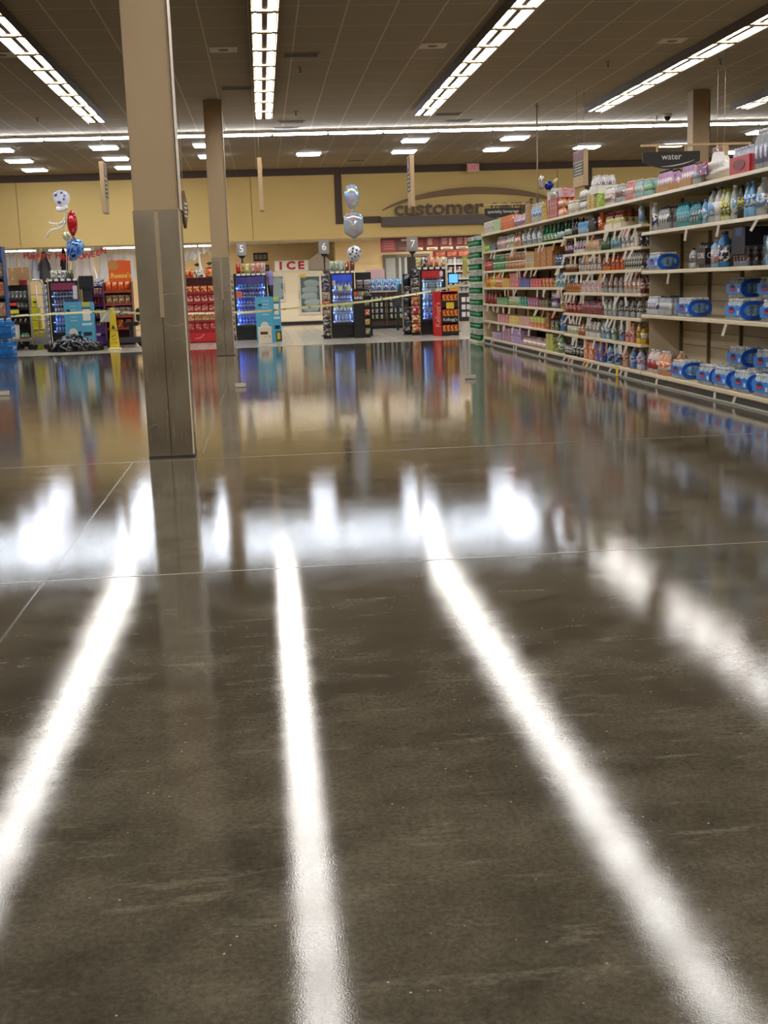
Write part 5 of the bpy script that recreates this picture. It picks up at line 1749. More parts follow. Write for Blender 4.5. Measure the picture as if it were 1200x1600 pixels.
for k, (c1, c2, n_, nm) in enumerate((((226, 90, 36), (226, 190, 60), 3, 'orange'), ((200, 198, 202), (120, 118, 124), 4, 'silver'), ((176, 130, 80), (206, 176, 130), 4, 'tan'), ((226, 84, 30), (226, 150, 50), 4, 'orange'))):
    row_of(n_, cx_, w - .06, Y, (.42, .72, 1.02, 1.33)[k] + .026, 'org%d' % k, pouch(.15, .2 if k < 3 else .22, .07, c1, c2), nm + ' candy bag, %s across on the ' + ('lowest', 'third', 'second', 'top')[k] + ' shelf of the maroon rack', 'candy bag', 'candy bags in the maroon rack', .12)

# black ride-on cart behind the cone
p = at(200, 538, 30.4)
t = thing('mobility_cart', 'black ride-on shopping cart parked behind the yellow cone', 'cart', (p.x, 30.5, 0))
part('platform', MB().prism([(-.45, .1), (.5, .1), (.5, .2), (.2, .24), (-.45, .2)], -.25, .25), mat((56, 56, 58), .5), t, bevel=.02)
part('seat', MB().box(-.1, .3, -.2, .2, .5, .6), mat((26, 26, 28), .4), t, bevel=.03)
part('backrest', MB().box(.24, .34, -.2, .2, .6, .92), mat((26, 26, 28), .4), t, bevel=.03)
part('seat_post', MB().box(.05, .15, -.08, .08, .2, .5), DARK, t)
part('steering_column', MB().tube([(-.36, 0, .2), (-.30, 0, .95)], .03, 10), DARK, t)
part('handlebar', MB().tube([(-.3, -.25, .98), (-.3, .25, .98)], .02, 8), DARK, t)
part('basket', MB().box(-.6, -.36, -.22, .22, .62, .64).box(-.6, -.59, -.22, .22, .64, .86).box(-.37, -.36, -.22, .22, .64, .86).box(-.59, -.37, -.22, -.21, .64, .86).box(-.59, -.37, .21, .22, .64, .86), mat((196, 196, 196), .3, .5), t)
for x_, y_ in ((-.4, -.2), (-.4, .2), (.35, -.2), (.35, .2)):
    part('wheel', MB().prism([(x_ + .11 * math.cos(2 * PI * k / 18), .113 + .11 * math.sin(2 * PI * k / 18)) for k in range(18)], y_ - .04, y_ + .04), mat((18, 18, 18), .7), t)

# ------------------------------------------------------------------ Halloween corner
gauze = sheer((244, 244, 248), .8)


def drape(px0, px1, py0, py1, Y, label, seed, waist=.0, name='cobweb_drape'):
    a_, b_ = at(px0, py0, Y), at(px1, py0, Y)
    z1, z0 = min(a_.z, 2.74), zed(px0, py1, Y)
    w_ = b_.x - a_.x
    r = random.Random(seed)
    ph = [r.uniform(0, 6) for _ in range(4)]
    n, m = 26, 14
    vs, fs = [], []
    for i in range(m + 1):
        v = i / m
        for k in range(n + 1):
            u = k / n
            pin = 1 - waist * math.sin(PI * min(1, v * 1.1)) ** 1.0
            x_ = (u - .5) * w_ * pin
            y_ = .05 * math.sin(18 * u + ph[0]) + .03 * math.sin(41 * u + ph[1] + 3 * v)
            hem = .12 * math.sin(7 * u + ph[2]) + .06 * math.sin(23 * u + ph[3])
            vs.append((x_, y_, (z1 - z0) * (1 - v) + hem * v))
    for i in range(m):
        for k in range(n):
            q = i * (n + 1) + k
            fs.append((q, q + 1, q + n + 2, q + n + 1))
    t = thing(name, label, 'decoration', ((a_.x + b_.x) / 2, Y, z0))
    part('cloth', MB().add(vs, fs, 0, True), gauze, t)
    part('top_cord', MB().tube([(-w_ / 2, 0, 2.75 - z0), (-w_ / 2, 0, z1 - z0), (w_ / 2, 0, z1 - z0), (w_ / 2, 0, 2.75 - z0)], .008, 6), mat((200, 200, 200), .5), t)
    return t


ZT = 384
drape(2, 26, ZT + 5, 446, 40.2, 'white cobweb cloth hanging above the cardboard boxes', 1, .3)
drape(24, 62, ZT + 5, 430, 40.3, 'wide white cobweb cloth hanging behind the happy letters', 2, .1)
drape(66, 104, ZT + 4, 432, 40.35, 'white cobweb cloth hanging over the crowded cooler', 3, .15)
drape(104, 150, ZT + 3, 440, 40.3, 'white cobweb cloth hanging under the blue balloon', 4, .2)
drape(148, 212, ZT + 2, 436, 40.2, 'long white cobweb cloth hanging behind the orange header card', 5, .1)
drape(282, 332, ZT - 3, 402, 40.2, 'bunched white cobweb cloth hanging over the red candy rack', 6, .2)
q0, q1 = at(309, 398, 39.95), at(321, 437, 39.95)
t = thing('cobweb_strand', 'thin white cobweb strand trailing down to the red candy rack', 'decoration', (q0.x, 39.95, q1.z))
part('strand', MB().tube([(0, 0, 2.755 - q1.z), (.02, 0, q0.z - q1.z), (.05, 0, (q0.z - q1.z) * .6), (.1, 0, (q0.z - q1.z) * .3), (q1.x - q0.x, 0, 0)], [.01, .05, .035, .03, .012], 8), gauze, t)
part('upper_tuft', MB().lathe([(.02, 0), (.12, .05), (.02, .1)], 10), gauze, t, (0, 0, q0.z - q1.z))
for i, (px, py) in enumerate(((308, 414), (307, 427), (327, 412), (326, 420))):
    p = at(px, py, BACK_Y)
    t = thing('paper_bat', 'small dark paper bat on the tan wall, ' + ordn(i + 1) + ' above the red candy rack', 'decoration', (p.x, BACK_Y - .006, p.z), 0, 'paper bats on the tan wall')
    part('wings', MB().prism([(-.12, .02), (-.05, -.03), (0, -.06), (.05, -.03), (.12, .06), (.03, .05), (0, .03), (-.04, .04)], -.012, .0), mat((70, 56, 44), .7), t)
    part('head', MB().lathe([(.012, .02), (.022, .045), (.008, .07)], 8), mat((60, 48, 38), .7), t, (0, -.02, 0))


def ghoul(px0, px1, py0, py1, Y, label, robe, face, chest=None):
    cx_, w_ = span(px0, px1, py0, Y)
    zt_, zb_ = zed(px0, py0, Y), zed(px0, py1, Y)
    H_ = zt_ - zb_
    t = thing('hanging_ghoul', label, 'decoration', (cx_, Y, zb_))
    n, m = 20, 10
    vs, fs = [], []
    for i in range(m + 1):
        v = i / m
        rr = w_ * (.5 - .12 * v - .13 * v * v)
        for k in range(n):
            a_ = 2 * PI * k / n
            q = 1 + .12 * math.sin(6 * a_ + 2 * v) + .06 * math.sin(13 * a_)
            z_ = H_ * .8 * v + (1 - v) * .08 * math.sin(5 * a_ + 1)
            vs.append((rr * q * math.cos(a_), rr * .5 * q * math.sin(a_), z_))
    for i in range(m):
        for k in range(n):
            j = (k + 1) % n
            fs.append((i * n + k, i * n + j, (i + 1) * n + j, (i + 1) * n + k))
    part('robe', MB().add(vs, fs, 0, True), mat(robe, .8), t)
    part('hood', MB().lathe([(w_ * .24, H_ * .74), (w_ * .28, H_ * .82), (w_ * .22, H_ * .93), (w_ * .05, H_)], 16), mat(robe, .8), t)
    part('mask', MB().lathe([(w_ * .04, 0), (w_ * .12, H_ * .05), (w_ * .13, H_ * .1), (w_ * .06, H_ * .15)], 12), mat(face, .6), t, (0, -w_ * .17, H_ * .78))
    for s_ in (-1, 1):
        part('sleeve', MB().tube([(s_ * w_ * .2, 0, H_ * .72), (s_ * w_ * .42, -.04, H_ * .55), (s_ * w_ * .46, -.06, H_ * .34)], [w_ * .08, w_ * .09, w_ * .12], 10), mat(robe, .8), t)
    if chest:
        part('chest_scarf', MB().prism([(-w_ * .16, H_ * .72), (w_ * .16, H_ * .72), (w_ * .06, H_ * .5), (-w_ * .06, H_ * .5)], -w_ * .26, -w_ * .2), mat(chest, .7), t)
    part('hang_cord', MB().tube([(0, 0, H_), (0, 0, 2.76 - zb_)], .006, 5), DARK, t)
    return t


ghoul(46, 60, 395, 438, 39.7, 'pale ghoul figure with red face hanging behind the cart handle', (206, 206, 214), (206, 80, 50))
ghoul(59, 77, 393, 438, 39.6, 'grey hooded ghoul with red face hanging over the cart', (78, 76, 78), (186, 50, 44))
ghoul(93, 104, 388, 431, 39.6, 'black and red ghoul hanging over the crowded cooler', (44, 30, 28), (60, 20, 20), (206, 40, 36))

# banner of red letters
letters = 'HAPPY HALLOWEEN'
pos = [(41, 400), (50, 401.5), (59, 402), (68, 402.5), (77, 401.5), None, (91, 400), (99, 402), (107, 403), (117, 402.5), (127, 401), (136, 400), (145, 397.5), (153, 395.5), (161.5, 392.5)]
a_ = at(100, 398, 39.4)
t = thing('halloween_banner', 'red HAPPY HALLOWEEN letter banner strung before the cobweb cloth', 'banner', (a_.x, 39.4, a_.z))
red = mat((206, 40, 44), .5)
cord = []
for ch_, q in zip(letters, pos):
    if q is None:
        continue
    p = at(q[0], q[1], 39.4)
    text('letter', ch_, .24, red, t, (p.x - a_.x, -.01, p.z - a_.z), extrude=.006, bold=.008)
    cord.append((p.x - a_.x, 0, p.z - a_.z + .1))
cord = [(cord[0][0], 0, 2.74 - a_.z)] + cord + [(cord[-1][0], 0, 2.74 - a_.z)]
part('cord', MB().tube(cord, .006, 5), mat((180, 176, 170), .5), t)


# ------------------------------------------------------------------ balloons
def foil_balloon(parent, name, c, w_, h_, t_, m, tilt=0.0, kind='heart'):
    n, mm = 26, 14
    vs, fs = [], []
    for i in range(mm + 1):
        th = PI * i / mm
        for k in range(n):
            a_ = 2 * PI * k / n
            x_, z_ = math.cos(a_), math.sin(a_)
            if kind == 'heart':
                rr = 1 - .14 * (1 if z_ > 0 else 0) * max(0, z_) ** 6 + .0
                pinch = (1 - .42 * max(0, -z_) ** 1.4)
                X_, Z_ = x_ * rr * pinch, z_ * rr * (1.0 if z_ > 0 else 1.12)
            elif kind == 'diamond':
                pinch = 1 - .5 * abs(z_) ** 2
                X_, Z_ = x_ * pinch, z_ * 1.1
            elif kind == 'oval':
                X_, Z_ = x_ * (1 - .25 * max(0, -z_) ** 3), z_
            elif kind == 'shield':
                X_ = max(-.84, min(.84, x_ * 1.15)) / .84 * (1 - .8 * max(0, -z_) ** 4) * (1 - .3 * max(0, z_) ** 6)
                Z_ = z_
            else:
                X_, Z_ = x_, z_
            s_ = math.sin(th)
            wr = 1 + .02 * math.sin(9 * a_)
            vs.append((X_ * s_ * w_ / 2 * wr, -math.cos(th) * t_ / 2 * (1 - .0 * s_), Z_ * s_ * h_ / 2 * wr))
    for i in range(mm):
        for k in range(n):
            j = (k + 1) % n
            fs.append((i * n + k, (i + 1) * n + k, (i + 1) * n + j, i * n + j))
    o = part(name, MB().add(vs, fs, 0, True), m, parent, c)
    o.rotation_euler = (0, tilt, 0)
    part('seam', MB().lathe([(.012, -h_ / 2 * 1.16), (.025, -h_ / 2 * 1.08), (.02, -h_ / 2)], 8), m, o)
    return o


Y = 31.4


def balloon(name, label, px, py, wpx, hpx, m, Y=Y, t_=.22, tilt=0.0, kind='heart', tie=None):
    p = at(px, py, Y)
    k = Y / FPX
    t = thing(name, label, 'balloon', (p.x, Y, p.z))
    foil_balloon(t, 'foil_body', (0, 0, 0), wpx * k, hpx * k, t_, m, tilt, kind)
    if tie:
        q = at(tie[0], tie[1], Y)
        part('ribbon', MB().tube([(0, 0, -hpx * k * .5), ((q.x - p.x) * .6, .02, (q.z - p.z) * .6), (q.x - p.x, .05, q.z - p.z)], .004, 5), mat((220, 220, 220), .4), t)
    return t


balloon('foil_balloon', 'shiny red foil balloon under the clear bubble balloon', 113, 349, 15, 38, foil((200, 30, 40), (150, 10, 24), (230, 90, 90)), kind='oval', t_=.34, tie=(104, 436))
balloon('foil_balloon', 'blue and silver foil balloon hanging below the red one', 117, 388, 27, 34, foil((40, 70, 190), (130, 190, 230), (30, 36, 90)), kind='heart', t_=.3, tilt=.35, tie=(112, 436), Y=31.6)
balloon('foil_balloon', 'small cream and green foil balloon between the red and blue balloons', 104, 369, 12, 13, foil((230, 226, 190), (200, 210, 120), (240, 240, 230)), kind='round', t_=.18, tie=(104, 436), Y=31.7)
p = at(96, 310, 31.3)
t = thing('bubble_balloon', 'clear bubble balloon with blue stars and white twisted balloons below', 'balloon', (p.x, 31.3, p.z))
k = 31.3 / FPX
part('bubble', MB().lathe([(12.5 * k * math.sin(PI * i / 16), -12.5 * k * math.cos(PI * i / 16)) for i in range(1, 16)], 24), sheer((226, 230, 240), .45), t)
for i, (dx, dz, r_) in enumerate(((-6, 4, 3), (2, 7, 2.4), (-2, -6, 3.2), (5, -2, 2), (6, 3, 1.8))):
    part('blue_star', MB().lathe([(r_ * k, 0), (r_ * k * .6, .01)], 5), mat((60, 80, 170), .3), t, (dx * k, -12.6 * k * math.sqrt(max(.1, 1 - (dx * dx + dz * dz) / 156)), dz * k)).rotation_euler = (PI / 2, 0, 0)
for dx, dz in ((-4.5, -15.5), (1.5, -15), (4, -13)):
    part('white_knot_balloon', MB().lathe([(5 * k * math.sin(PI * i / 10), -4.5 * k * math.cos(PI * i / 10)) for i in range(1, 10)], 14), mat((236, 234, 230), .25), t, (dx * k, 0, dz * k))


def pxl(lst, Y, o_):
    out = []
    for a_, b_ in lst:
        q = at(a_, b_, Y)
        out.append((q.x - o_.x, 0, q.z - o_.z))
    return out


part('twisted_balloon', MB().tube(pxl([(101, 334), (101, 341), (98, 347), (92, 350), (84, 350), (76, 348)], 31.3, p), .026, 10), mat((236, 230, 216), .25), t)
part('twisted_balloon', MB().tube(pxl([(102, 336), (102, 346), (99, 353), (92, 357), (82, 359), (76, 363), (73, 371)], 31.3, p), .026, 10), mat((236, 230, 216), .25), t)
part('twisted_balloon', MB().tube(pxl([(85, 350), (89, 352), (91, 355)], 31.3, p), .02, 8), mat((236, 230, 216), .25), t)
part('string', MB().tube(pxl([(101, 334), (104, 380), (103, 436)], 31.3, p), .004, 5), mat((220, 220, 220), .4), t)
rainbow = foil((200, 170, 190), (110, 180, 210), (226, 200, 120))
balloon('foil_balloon', 'iridescent rainbow foil balloon at the top of the middle bunch', 549.5, 307, 23, 38, rainbow, Y=30.9, kind='oval', t_=.3, tie=(552, 330))
balloon('foil_balloon', 'iridescent striped foil balloon in the middle of the bunch', 552.5, 352, 30, 40, foil((190, 176, 170), (150, 190, 200), (206, 150, 160)), Y=30.95, kind='shield', t_=.34, tie=(553, 385))
t = balloon('foil_balloon', 'round silver balloon with dark dots above the middle cooler', 553.5, 396, 22, 24, foil((206, 206, 206), (226, 226, 226), (190, 196, 206), .3), Y=30.84, kind='round', t_=.16, tie=(556, 425))
k = 30.84 / FPX
for i in range(9):
    a_ = 2.4 * i
    r_ = 3 + .8 * i
    part('dark_dot', MB().lathe([(1.6 * k, 0), (1.2 * k, .006)], 6), mat(((40, 46, 90), (30, 30, 34), (60, 90, 160))[i % 3], .4), t, (r_ * k * math.cos(a_), -.08 * math.sqrt(max(0, 1 - (r_ / 12.2) ** 2)) - .004, r_ * k * math.sin(a_))).rotation_euler = (PI / 2, 0, 0)
p = at(859, 290, 19.6)
t = balloon('foil_balloon', 'dark blue foil balloon tilted over the top shelf goods', 858, 290, 15, 13, foil((20, 34, 110), (40, 80, 190), (16, 24, 70)), Y=19.6, kind='round', t_=.1, tilt=-.6)
part('cream_tail', MB().lathe([(.012, 0), (.03, .05), (.01, .1)], 10), mat((230, 210, 170), .4), t, (.07, 0, .03)).rotation_euler = (0, .7, 0)
part('silver_weight', MB().lathe([(.03, 0), (.05, .06), (.03, .12), (.055, .16), (.01, .22)], 10), mat((206, 200, 200), .25, .5), t, (-.13, -.05, -.06))

# ------------------------------------------------------------------ red candy rack between the columns
Y = 31.2
t, cx_, w, h = rack(289, 340, 434, 535, Y, 'red candy rack with six rows standing between the two tan columns', (.30, .53, .76, .99, 1.22), (110, 22, 28), d=.4, header=(150, 26, 32), back=(70, 14, 18), name='candy_rack')
part('blue_side_card', MB().box(-w / 2 - .02, -w / 2 - .001, .0, .3, .4, 1.1), mat((110, 160, 196), .5), t)
part('divider', MB().box(-.006, .006, .012, .03, .25, h), mat((60, 12, 16), .5), t)
part('base_panel', MB().box(-w / 2 + .02, w / 2 - .02, -.01, 0.0, .02, .26), mat((190, 28, 34), .4), t)
part('base_swoosh', MB().prism([(-.2, .1), (-.05, .11), (.05, .2), (.02, .21), (-.06, .14), (-.2, .12)], -.014, -.01), mat((226, 130, 120), .4), t)
sets = [((200, 44, 50), (226, 120, 110), 'red'), ((226, 206, 140), (190, 60, 50), 'cream'), ((206, 60, 60), (230, 150, 140), 'light red'), ((206, 50, 54), (230, 210, 180), 'bright red'), ((190, 40, 44), (226, 190, 60), 'dark red')]
for k, (c1, c2, nm) in enumerate(sets):
    z_ = (.30, .53, .76, .99, 1.22)[k] + .027
    row_of(4, cx_, w - .08, Y, z_, 'redc%d' % k, carton(.16, .12, .16, c1, c2, (226, 196, 150)), nm + ' candy box, %s across in the red rack between the columns', 'candy box', 'candy boxes in the red rack', .11, PI / 2)
for i in range(3):
    spawn('plushbag%d' % i, pouch(.2, .2, .1, ((200, 40, 44), (226, 220, 210), (214, 60, 50))[i], ((226, 180, 40), (40, 30, 30), (226, 190, 60))[i]), (cx_ - .25 + .25 * i, Y + .15, h + .001), 0,
          ('red bag with yellow print on top of the red candy rack', 'white and black bag on top of the red candy rack', 'orange-red bag on top of the red candy rack by the column')[i], 'candy bag', 'bags on the red rack')

# ------------------------------------------------------------------ lane five cooler
def chips(n, px0, px1, Y, h_, cols, where, key):
    for i in range(n):
        px = px0 + (px1 - px0) * (i + .5) / n
        c1, c2, nm = cols[i % len(cols)]
        pit = (at(px1, 420, Y).x - at(px0, 420, Y).x) / n
        o = spawn(key + str(i), pouch(min(.19, pit * .94), .25, .1, c1, c2), (at(px, 420, Y).x, Y + .12, h_ + .002), rng.uniform(-.06, .06), nm + ' chip bag on top of ' + where + ', ' + ordn(i + 1) + ' along', 'chip bag', 'chip bags on ' + where)
        o2 = link('price_ticket', MB().box(-.05, .05, -.004, 0, 0, .05).mesh('price_ticket', WHITE), None, (at(px, 420, Y).x, Y - .006, h_ - .05))
        tag(o2, 'white price ticket on the top edge of ' + where + ', ' + ordn(i + 1) + ' along', 'ticket', 'price tickets on ' + where)


bl = [('water', .036, .19, (40, 90, 210), wh, (20, 60, 190), wh), ('slim', .034, .18, (40, 60, 140), (200, 200, 210), (30, 50, 150), (150, 160, 200)), ('slim', .034, .17, (50, 80, 190), (60, 60, 100), (60, 60, 160), wh),
      ('slim', .034, .17, (60, 60, 110), bk, (70, 70, 140), wh), ('water', .036, .19, (90, 180, 220), (150, 200, 230), (40, 130, 190), wh)]
ct, cx_, w, h = cooler(367, 419, 428, 535, 31.8, 'black drinks cooler at lane five, glowing blue inside', (40, 36, 90), bl, (.40, .66, .88, 1.09, 1.30), light=(110, 150, 255), power=9.0)
part('orange_card', MB().box(-.37, -.22, -.008, -.001, 1.07, 1.23), mat((226, 110, 70), .5), ct)
chips(6, 368, 415, 31.8, h, (((200, 50, 40), (130, 30, 30), 'red'), ((214, 170, 50), (150, 100, 40), 'golden'), ((214, 206, 120), (180, 180, 70), 'pale yellow'), ((226, 190, 176), (190, 90, 80), 'pink'), ((230, 150, 110), (200, 80, 60), 'peach'), ((226, 200, 190), (200, 120, 110), 'cream')), 'the lane five cooler', 'chipfive')
t = thing('clip_strip', 'black strip of white card packs on the side of the lane five cooler', 'strip', (cx_ - w / 2 - .075, 31.9, 0))
part('post', MB().box(-.06, .06, .0, .03, 0, 1.62), DARK, t)
part('foot', MB().box(-.07, .07, -.02, .25, 0, .03), DARK, t)
for k in range(10):
    p = at(363 + .4 * k, 436 + 9.4 * k, 31.8)
    spawn('giftcardb', pouch(.13, .13, .02, (232, 230, 226), (150, 60, 70), (60, 60, 70), 'gift_card', .4), (cx_ - w / 2 - .075, 31.87, p.z - .07), 0, 'white hanging card pack, ' + ordn(k + 1) + ' from the top beside the lane five cooler', 'gift card', 'card packs beside the lane five cooler')
t = thing('hanging_tote', 'lavender and black bag hanging on the side of the lane five cooler', 'bag', (cx_ + w / 2 + .086, 31.95, zed(416, 452, 31.9)))
part('pouch_body', MB().lathe([(.05, 0), (.07, .08), (.084, .28), (.07, .42), (.05, .46)], 16), mat((150, 140, 196), .6), t)
part('dark_bottom', MB().lathe([(.06, -.2), (.065, -.05), (.075, .1)], 16), mat((30, 28, 40), .6), t)
part('strap', MB().tube([(-.05, 0, .45), (-.07, 0, .54), (-.095, 0, .56)], .01, 6), DARK, t)


# lane number lights
def lane_sign(px, py0, py1, Y, num, pole_base):
    cx_, w_ = span(px - 8, px + 8, (py0 + py1) / 2, Y)
    z1, z0 = zed(px, py0, Y), zed(px, py1, Y)
    t = thing('lane_sign', 'grey checkout lane sign with white number ' + {'5': 'five', '6': 'six', '7': 'seven'}[num], 'sign', (cx_, Y, 0))
    part('lamp_box', MB().box(-w_ / 2, w_ / 2, -.12, .12, z0, z1), mat((158, 150, 140), .5), t, bevel=.01)
    text('number', num, .26, mat((240, 238, 232), .5, emit=.3), t, (0, -.123, (z0 + z1) / 2), extrude=.002)
    part('neck', MB().lathe([(.05, z0 - .06), (.10, z0)], 12), BLACK, t)
    part('pole', MB().tube([(0, 0, 0), (0, 0, z0 - .05)], .022, 8), BLACK, t)
    part('foot', MB().lathe([(.16, 0), (.15, .03), (.03, .05)], 14), BLACK, t)
    return t


lane_sign(377.5, 379, 400, 33.0, '5', 0)
lane_sign(506, 375, 397, 32.4, '6', 0)
lane_sign(644, 370, 393, 32.2, '7', 0)

# ------------------------------------------------------------------ ice freezer and back wall
p = place(460, 507)
Y = 42.6
cx_, w = span(417, 506, 450, Y)
h = zed(460, 424, Y)
t = thing('ice_freezer', 'beige two-door ice freezer with glass doors against the tan wall', 'freezer', (cx_, Y, 0))
fz = mat((222, 212, 190), .5)
part('body', MB().box(-w / 2, w / 2, .04, 1.3, .12, h), fz, t, bevel=.02)
part('base_plinth', MB().box(-w / 2 + .03, w / 2 - .03, .06, 1.28, 0, .12), BLACK, t)
for s_, (x0, x1, y0, y1) in enumerate(((419, 446, 429, 472), (467, 503, 429, 492))):
    dx0, dx1 = at(x0, 460, Y).x - cx_, at(x1, 460, Y).x - cx_
    z1, z0 = zed(x0, y0, Y), zed(x0, y1, Y)
    dr = part('door', MB().box(dx0, dx0 + .07, 0, .04, z0, z1).box(dx1 - .07, dx1, 0, .04, z0, z1).box(dx0 + .07, dx1 - .07, 0, .04, z1 - .08, z1).box(dx0 + .07, dx1 - .07, 0, .04, z0, z0 + .08), mat((206, 202, 192), .35, .3), t)
    part('pane', MB().box(dx0 + .07, dx1 - .07, .03, .038, z0 + .08, z1 - .08), mat((92, 108, 114), .1), dr)
    for q in range(5):
        part('ice_bag', blob(MB(), (dx0 + dx1) / 2 + .06 * math.sin(q * 2), .028, z0 + .2 + (z1 - z0 - .3) * q / 5, (dx1 - dx0) * .38, .012, .13, q, .16, 14, 8), mat((134, 152, 158), .35), dr)
    part('handle', MB().box(dx1 - .03, dx1 - .01, -.04, -.0, (z0 + z1) / 2 - .15, (z0 + z1) / 2 + .15) if s_ == 0 else MB().box(dx0 + .01, dx0 + .03, -.04, 0, (z0 + z1) / 2 - .15, (z0 + z1) / 2 + .15), STEEL, dr)
part('yellow_card', MB().box(at(467, 432, Y).x - cx_ + .02, at(478, 432, Y).x - cx_, -.006, -.001, zed(470, 434, Y), zed(470, 429, Y)), mat((206, 176, 60), .5), t)
sx, sw = span(429, 482, 416, Y)
sh = zed(455, 407, Y) - zed(455, 424.5, Y)
t = thing('ice_sign', 'white ICE sign with red letters standing on the freezer', 'sign', (sx, Y + .1, h + .001))
part('board', MB().box(-sw / 2, sw / 2, 0, .1, 0, sh), mat((206, 208, 208), .4), t, bevel=.01)
part('border', MB().box(-sw / 2 + .03, sw / 2 - .03, -.003, 0, .03, sh - .03), mat((228, 228, 226), .4), t)
for i, ch_ in enumerate('ICE'):
    text('letter', ch_, .36, mat((176, 30, 44), .5), t, ((i - 1) * sw * .30 + (-.02), -.01, sh / 2), extrude=.006, sx=1.2, bold=.016)
for i, (x0, x1, y0, y1, lb) in enumerate(((395.5, 418, 395.5, 408.5, 'black frame with three grey pictures on the tan wall beside lane five sign'), (412, 420, 414, 424, 'small dark framed picture beside the ICE sign'), (491, 505, 409.5, 419, 'dark framed picture near lane six sign'))):
    px_, pw = span(x0, x1, y0, BACK_Y)
    z1, z0 = zed(x0, y0, BACK_Y), zed(x0, y1, BACK_Y)
    t = thing('picture_frame', lb, 'picture', (px_, BACK_Y - .002, z0))
    part('frame', MB().box(-pw / 2, pw / 2, -.03, 0, 0, z1 - z0), mat((24, 20, 20), .5), t)
    n_ = 3 if i == 0 else 1
    for q in range(n_):
        x_ = (q - (n_ - 1) / 2) * pw / n_ * .9
        part('picture', MB().box(x_ - pw / n_ * .36, x_ + pw / n_ * .36, -.034, -.03, (z1 - z0) * .2, (z1 - z0) * .8), printed((120, 114, 110), (60, 50, 50), (180, 140, 130), 2) if i else mat((120, 118, 114), .5), t)
gx, gw = span(478, 516, 410, 43.9)
z0, z1 = zed(480, 424, 43.9), zed(497, 394, 43.9)
t = thing('gable_board', 'pale house-shaped board on the tan wall behind lane six sign', 'board', (gx, 43.85, z0))
part('panel', MB().prism([(-gw / 2, 0), (gw / 2, 0), (gw / 2, (z1 - z0) * .55), (0.05, z1 - z0), (-gw / 2, (z1 - z0) * .5)], 0, .3), mat((240, 238, 238), .6), t)
part('edge_trim', MB().box(-gw / 2, gw / 2, -.01, 0, 0, .05), mat((186, 184, 186), .5), t)
# lighter wall section with a return beyond lane six
wx = at(524, 400, 42.8).x
struct('wall_return', MB().box(wx, XR, 42.8, 42.99, 0, 2.76).box(wx, wx + .12, 42.99, BACK_Y, 0, 2.76), wall_paint('cream_paint', (236, 212, 168)))

# doorway with strip curtain in that wall
YW = 42.8
dx0, dx1 = at(599, 430, YW).x, at(672, 430, YW).x
dz1 = zed(625, 397.5, YW)
d_ = struct('door_1', MB().box(dx0, dx0 + .09, YW - .06, YW - .001, 0, dz1).box(dx1 - .09, dx1, YW - .06, YW - .001, 0, dz1).box(dx0 + .09, dx1 - .09, YW - .06, YW - .001, dz1 - .1, dz1), mat((120, 114, 106), .4, .4), 'grey framed doorway with clear strip curtain under the menu board')
dm = (dx0 + dx1) / 2
part('dark_opening', MB().box(dm, dx1 - .09, YW - .02, YW - .001, 0, dz1 - .1), mat((34, 28, 26), .6), d_)
part('pale_pane', MB().box(dx0 + .09, dx0 + .42, YW - .02, YW - .001, 0, dz1 - .1), mat((176, 180, 184), .2), d_)
for k in range(4):
    part('curtain_strip', MB().box(dx0 + .44 + .10 * k, dx0 + .53 + .10 * k, YW - .035 - .008 * (k % 2), YW - .025 - .008 * (k % 2), 0.02, dz1 - .1), mat((190, 194, 198) if k % 2 else (110, 114, 120), .2), d_)

# menu board over the kiosk
YM = 40.6
mx0, mx1 = at(595, 380, YM).x, at(762, 380, YM).x
mz1, mz0 = zed(595, 372.5, YM), zed(595, 394.5, YM)
t = thing('menu_board', 'long dark red menu board over the kiosk doorway', 'menu board', (mx0, YM, mz0))
mw, mh = mx1 - mx0, mz1 - mz0
part('backing', MB().box(0, mw, 0, .08, 0, mh), mat((84, 24, 32), .5), t, bevel=.01)
part('hanger', MB().box(.4, .44, .03, .05, mh, 2.76 - mz0).box(mw - .44, mw - .4, .03, .05, mh, 2.76 - mz0), DARK, t)
edges = [(595, 619), (619, 640), (641, 662), (665, 685), (687, 709), (711, 733), (735, 757)]
for i, (x0, x1) in enumerate(edges):
    u0, u1 = at(x0, 380, YM).x - mx0 + .015, at(x1, 380, YM).x - mx0 - .015
    pn = part('menu_panel', MB().box(u0, u1, -.012, 0, .03, mh - .03), mat((124, 34, 44) if i != 1 else (70, 28, 34), .45), t)
    ln = mat((206, 180, 176), .5)
    if i < 2:
        for q in range(4 if i == 0 else 2):
            part('text_line', MB().box(u0 + .08, u1 - .08, -.016, -.012, mh * (.75 - .17 * q) if i == 0 else mh * (.2 - .1 * q) + .03, mh * (.80 - .17 * q) if i == 0 else mh * (.23 - .1 * q) + .03), mat((150, 110, 112), .5), pn)
        if i == 1:
            part('pale_card', MB().box(u0 + .15, u1 - .08, -.016, -.012, mh * .76, mh * .9), ln, pn)
    else:
        part('pale_footer', MB().box(u0 + .02, u1 - .02, -.016, -.012, .04, mh * .26), mat((252, 236, 208), .5), pn)
        part('footer_text', MB().box(u0 + .08, u1 - .10, -.018, -.016, mh * .12, mh * .18), mat((70, 40, 36), .5), pn)
        for q in range(4):
            part('text_line', MB().box(u0 + .06, u0 + (u1 - u0) * (.55 - .06 * (q % 2)), -.016, -.012, mh * (.82 - .12 * q), mh * (.87 - .12 * q)), ln, pn)
        if i > 3:
            for q in range(3):
                part('price_dot', MB().prism([(u1 - .1 + .045 * math.cos(2 * PI * k / 12), mh * (.80 - .17 * q) + .045 * math.sin(2 * PI * k / 12)) for k in range(12)], -.016, -.012), mat((200, 160, 150), .5), pn)
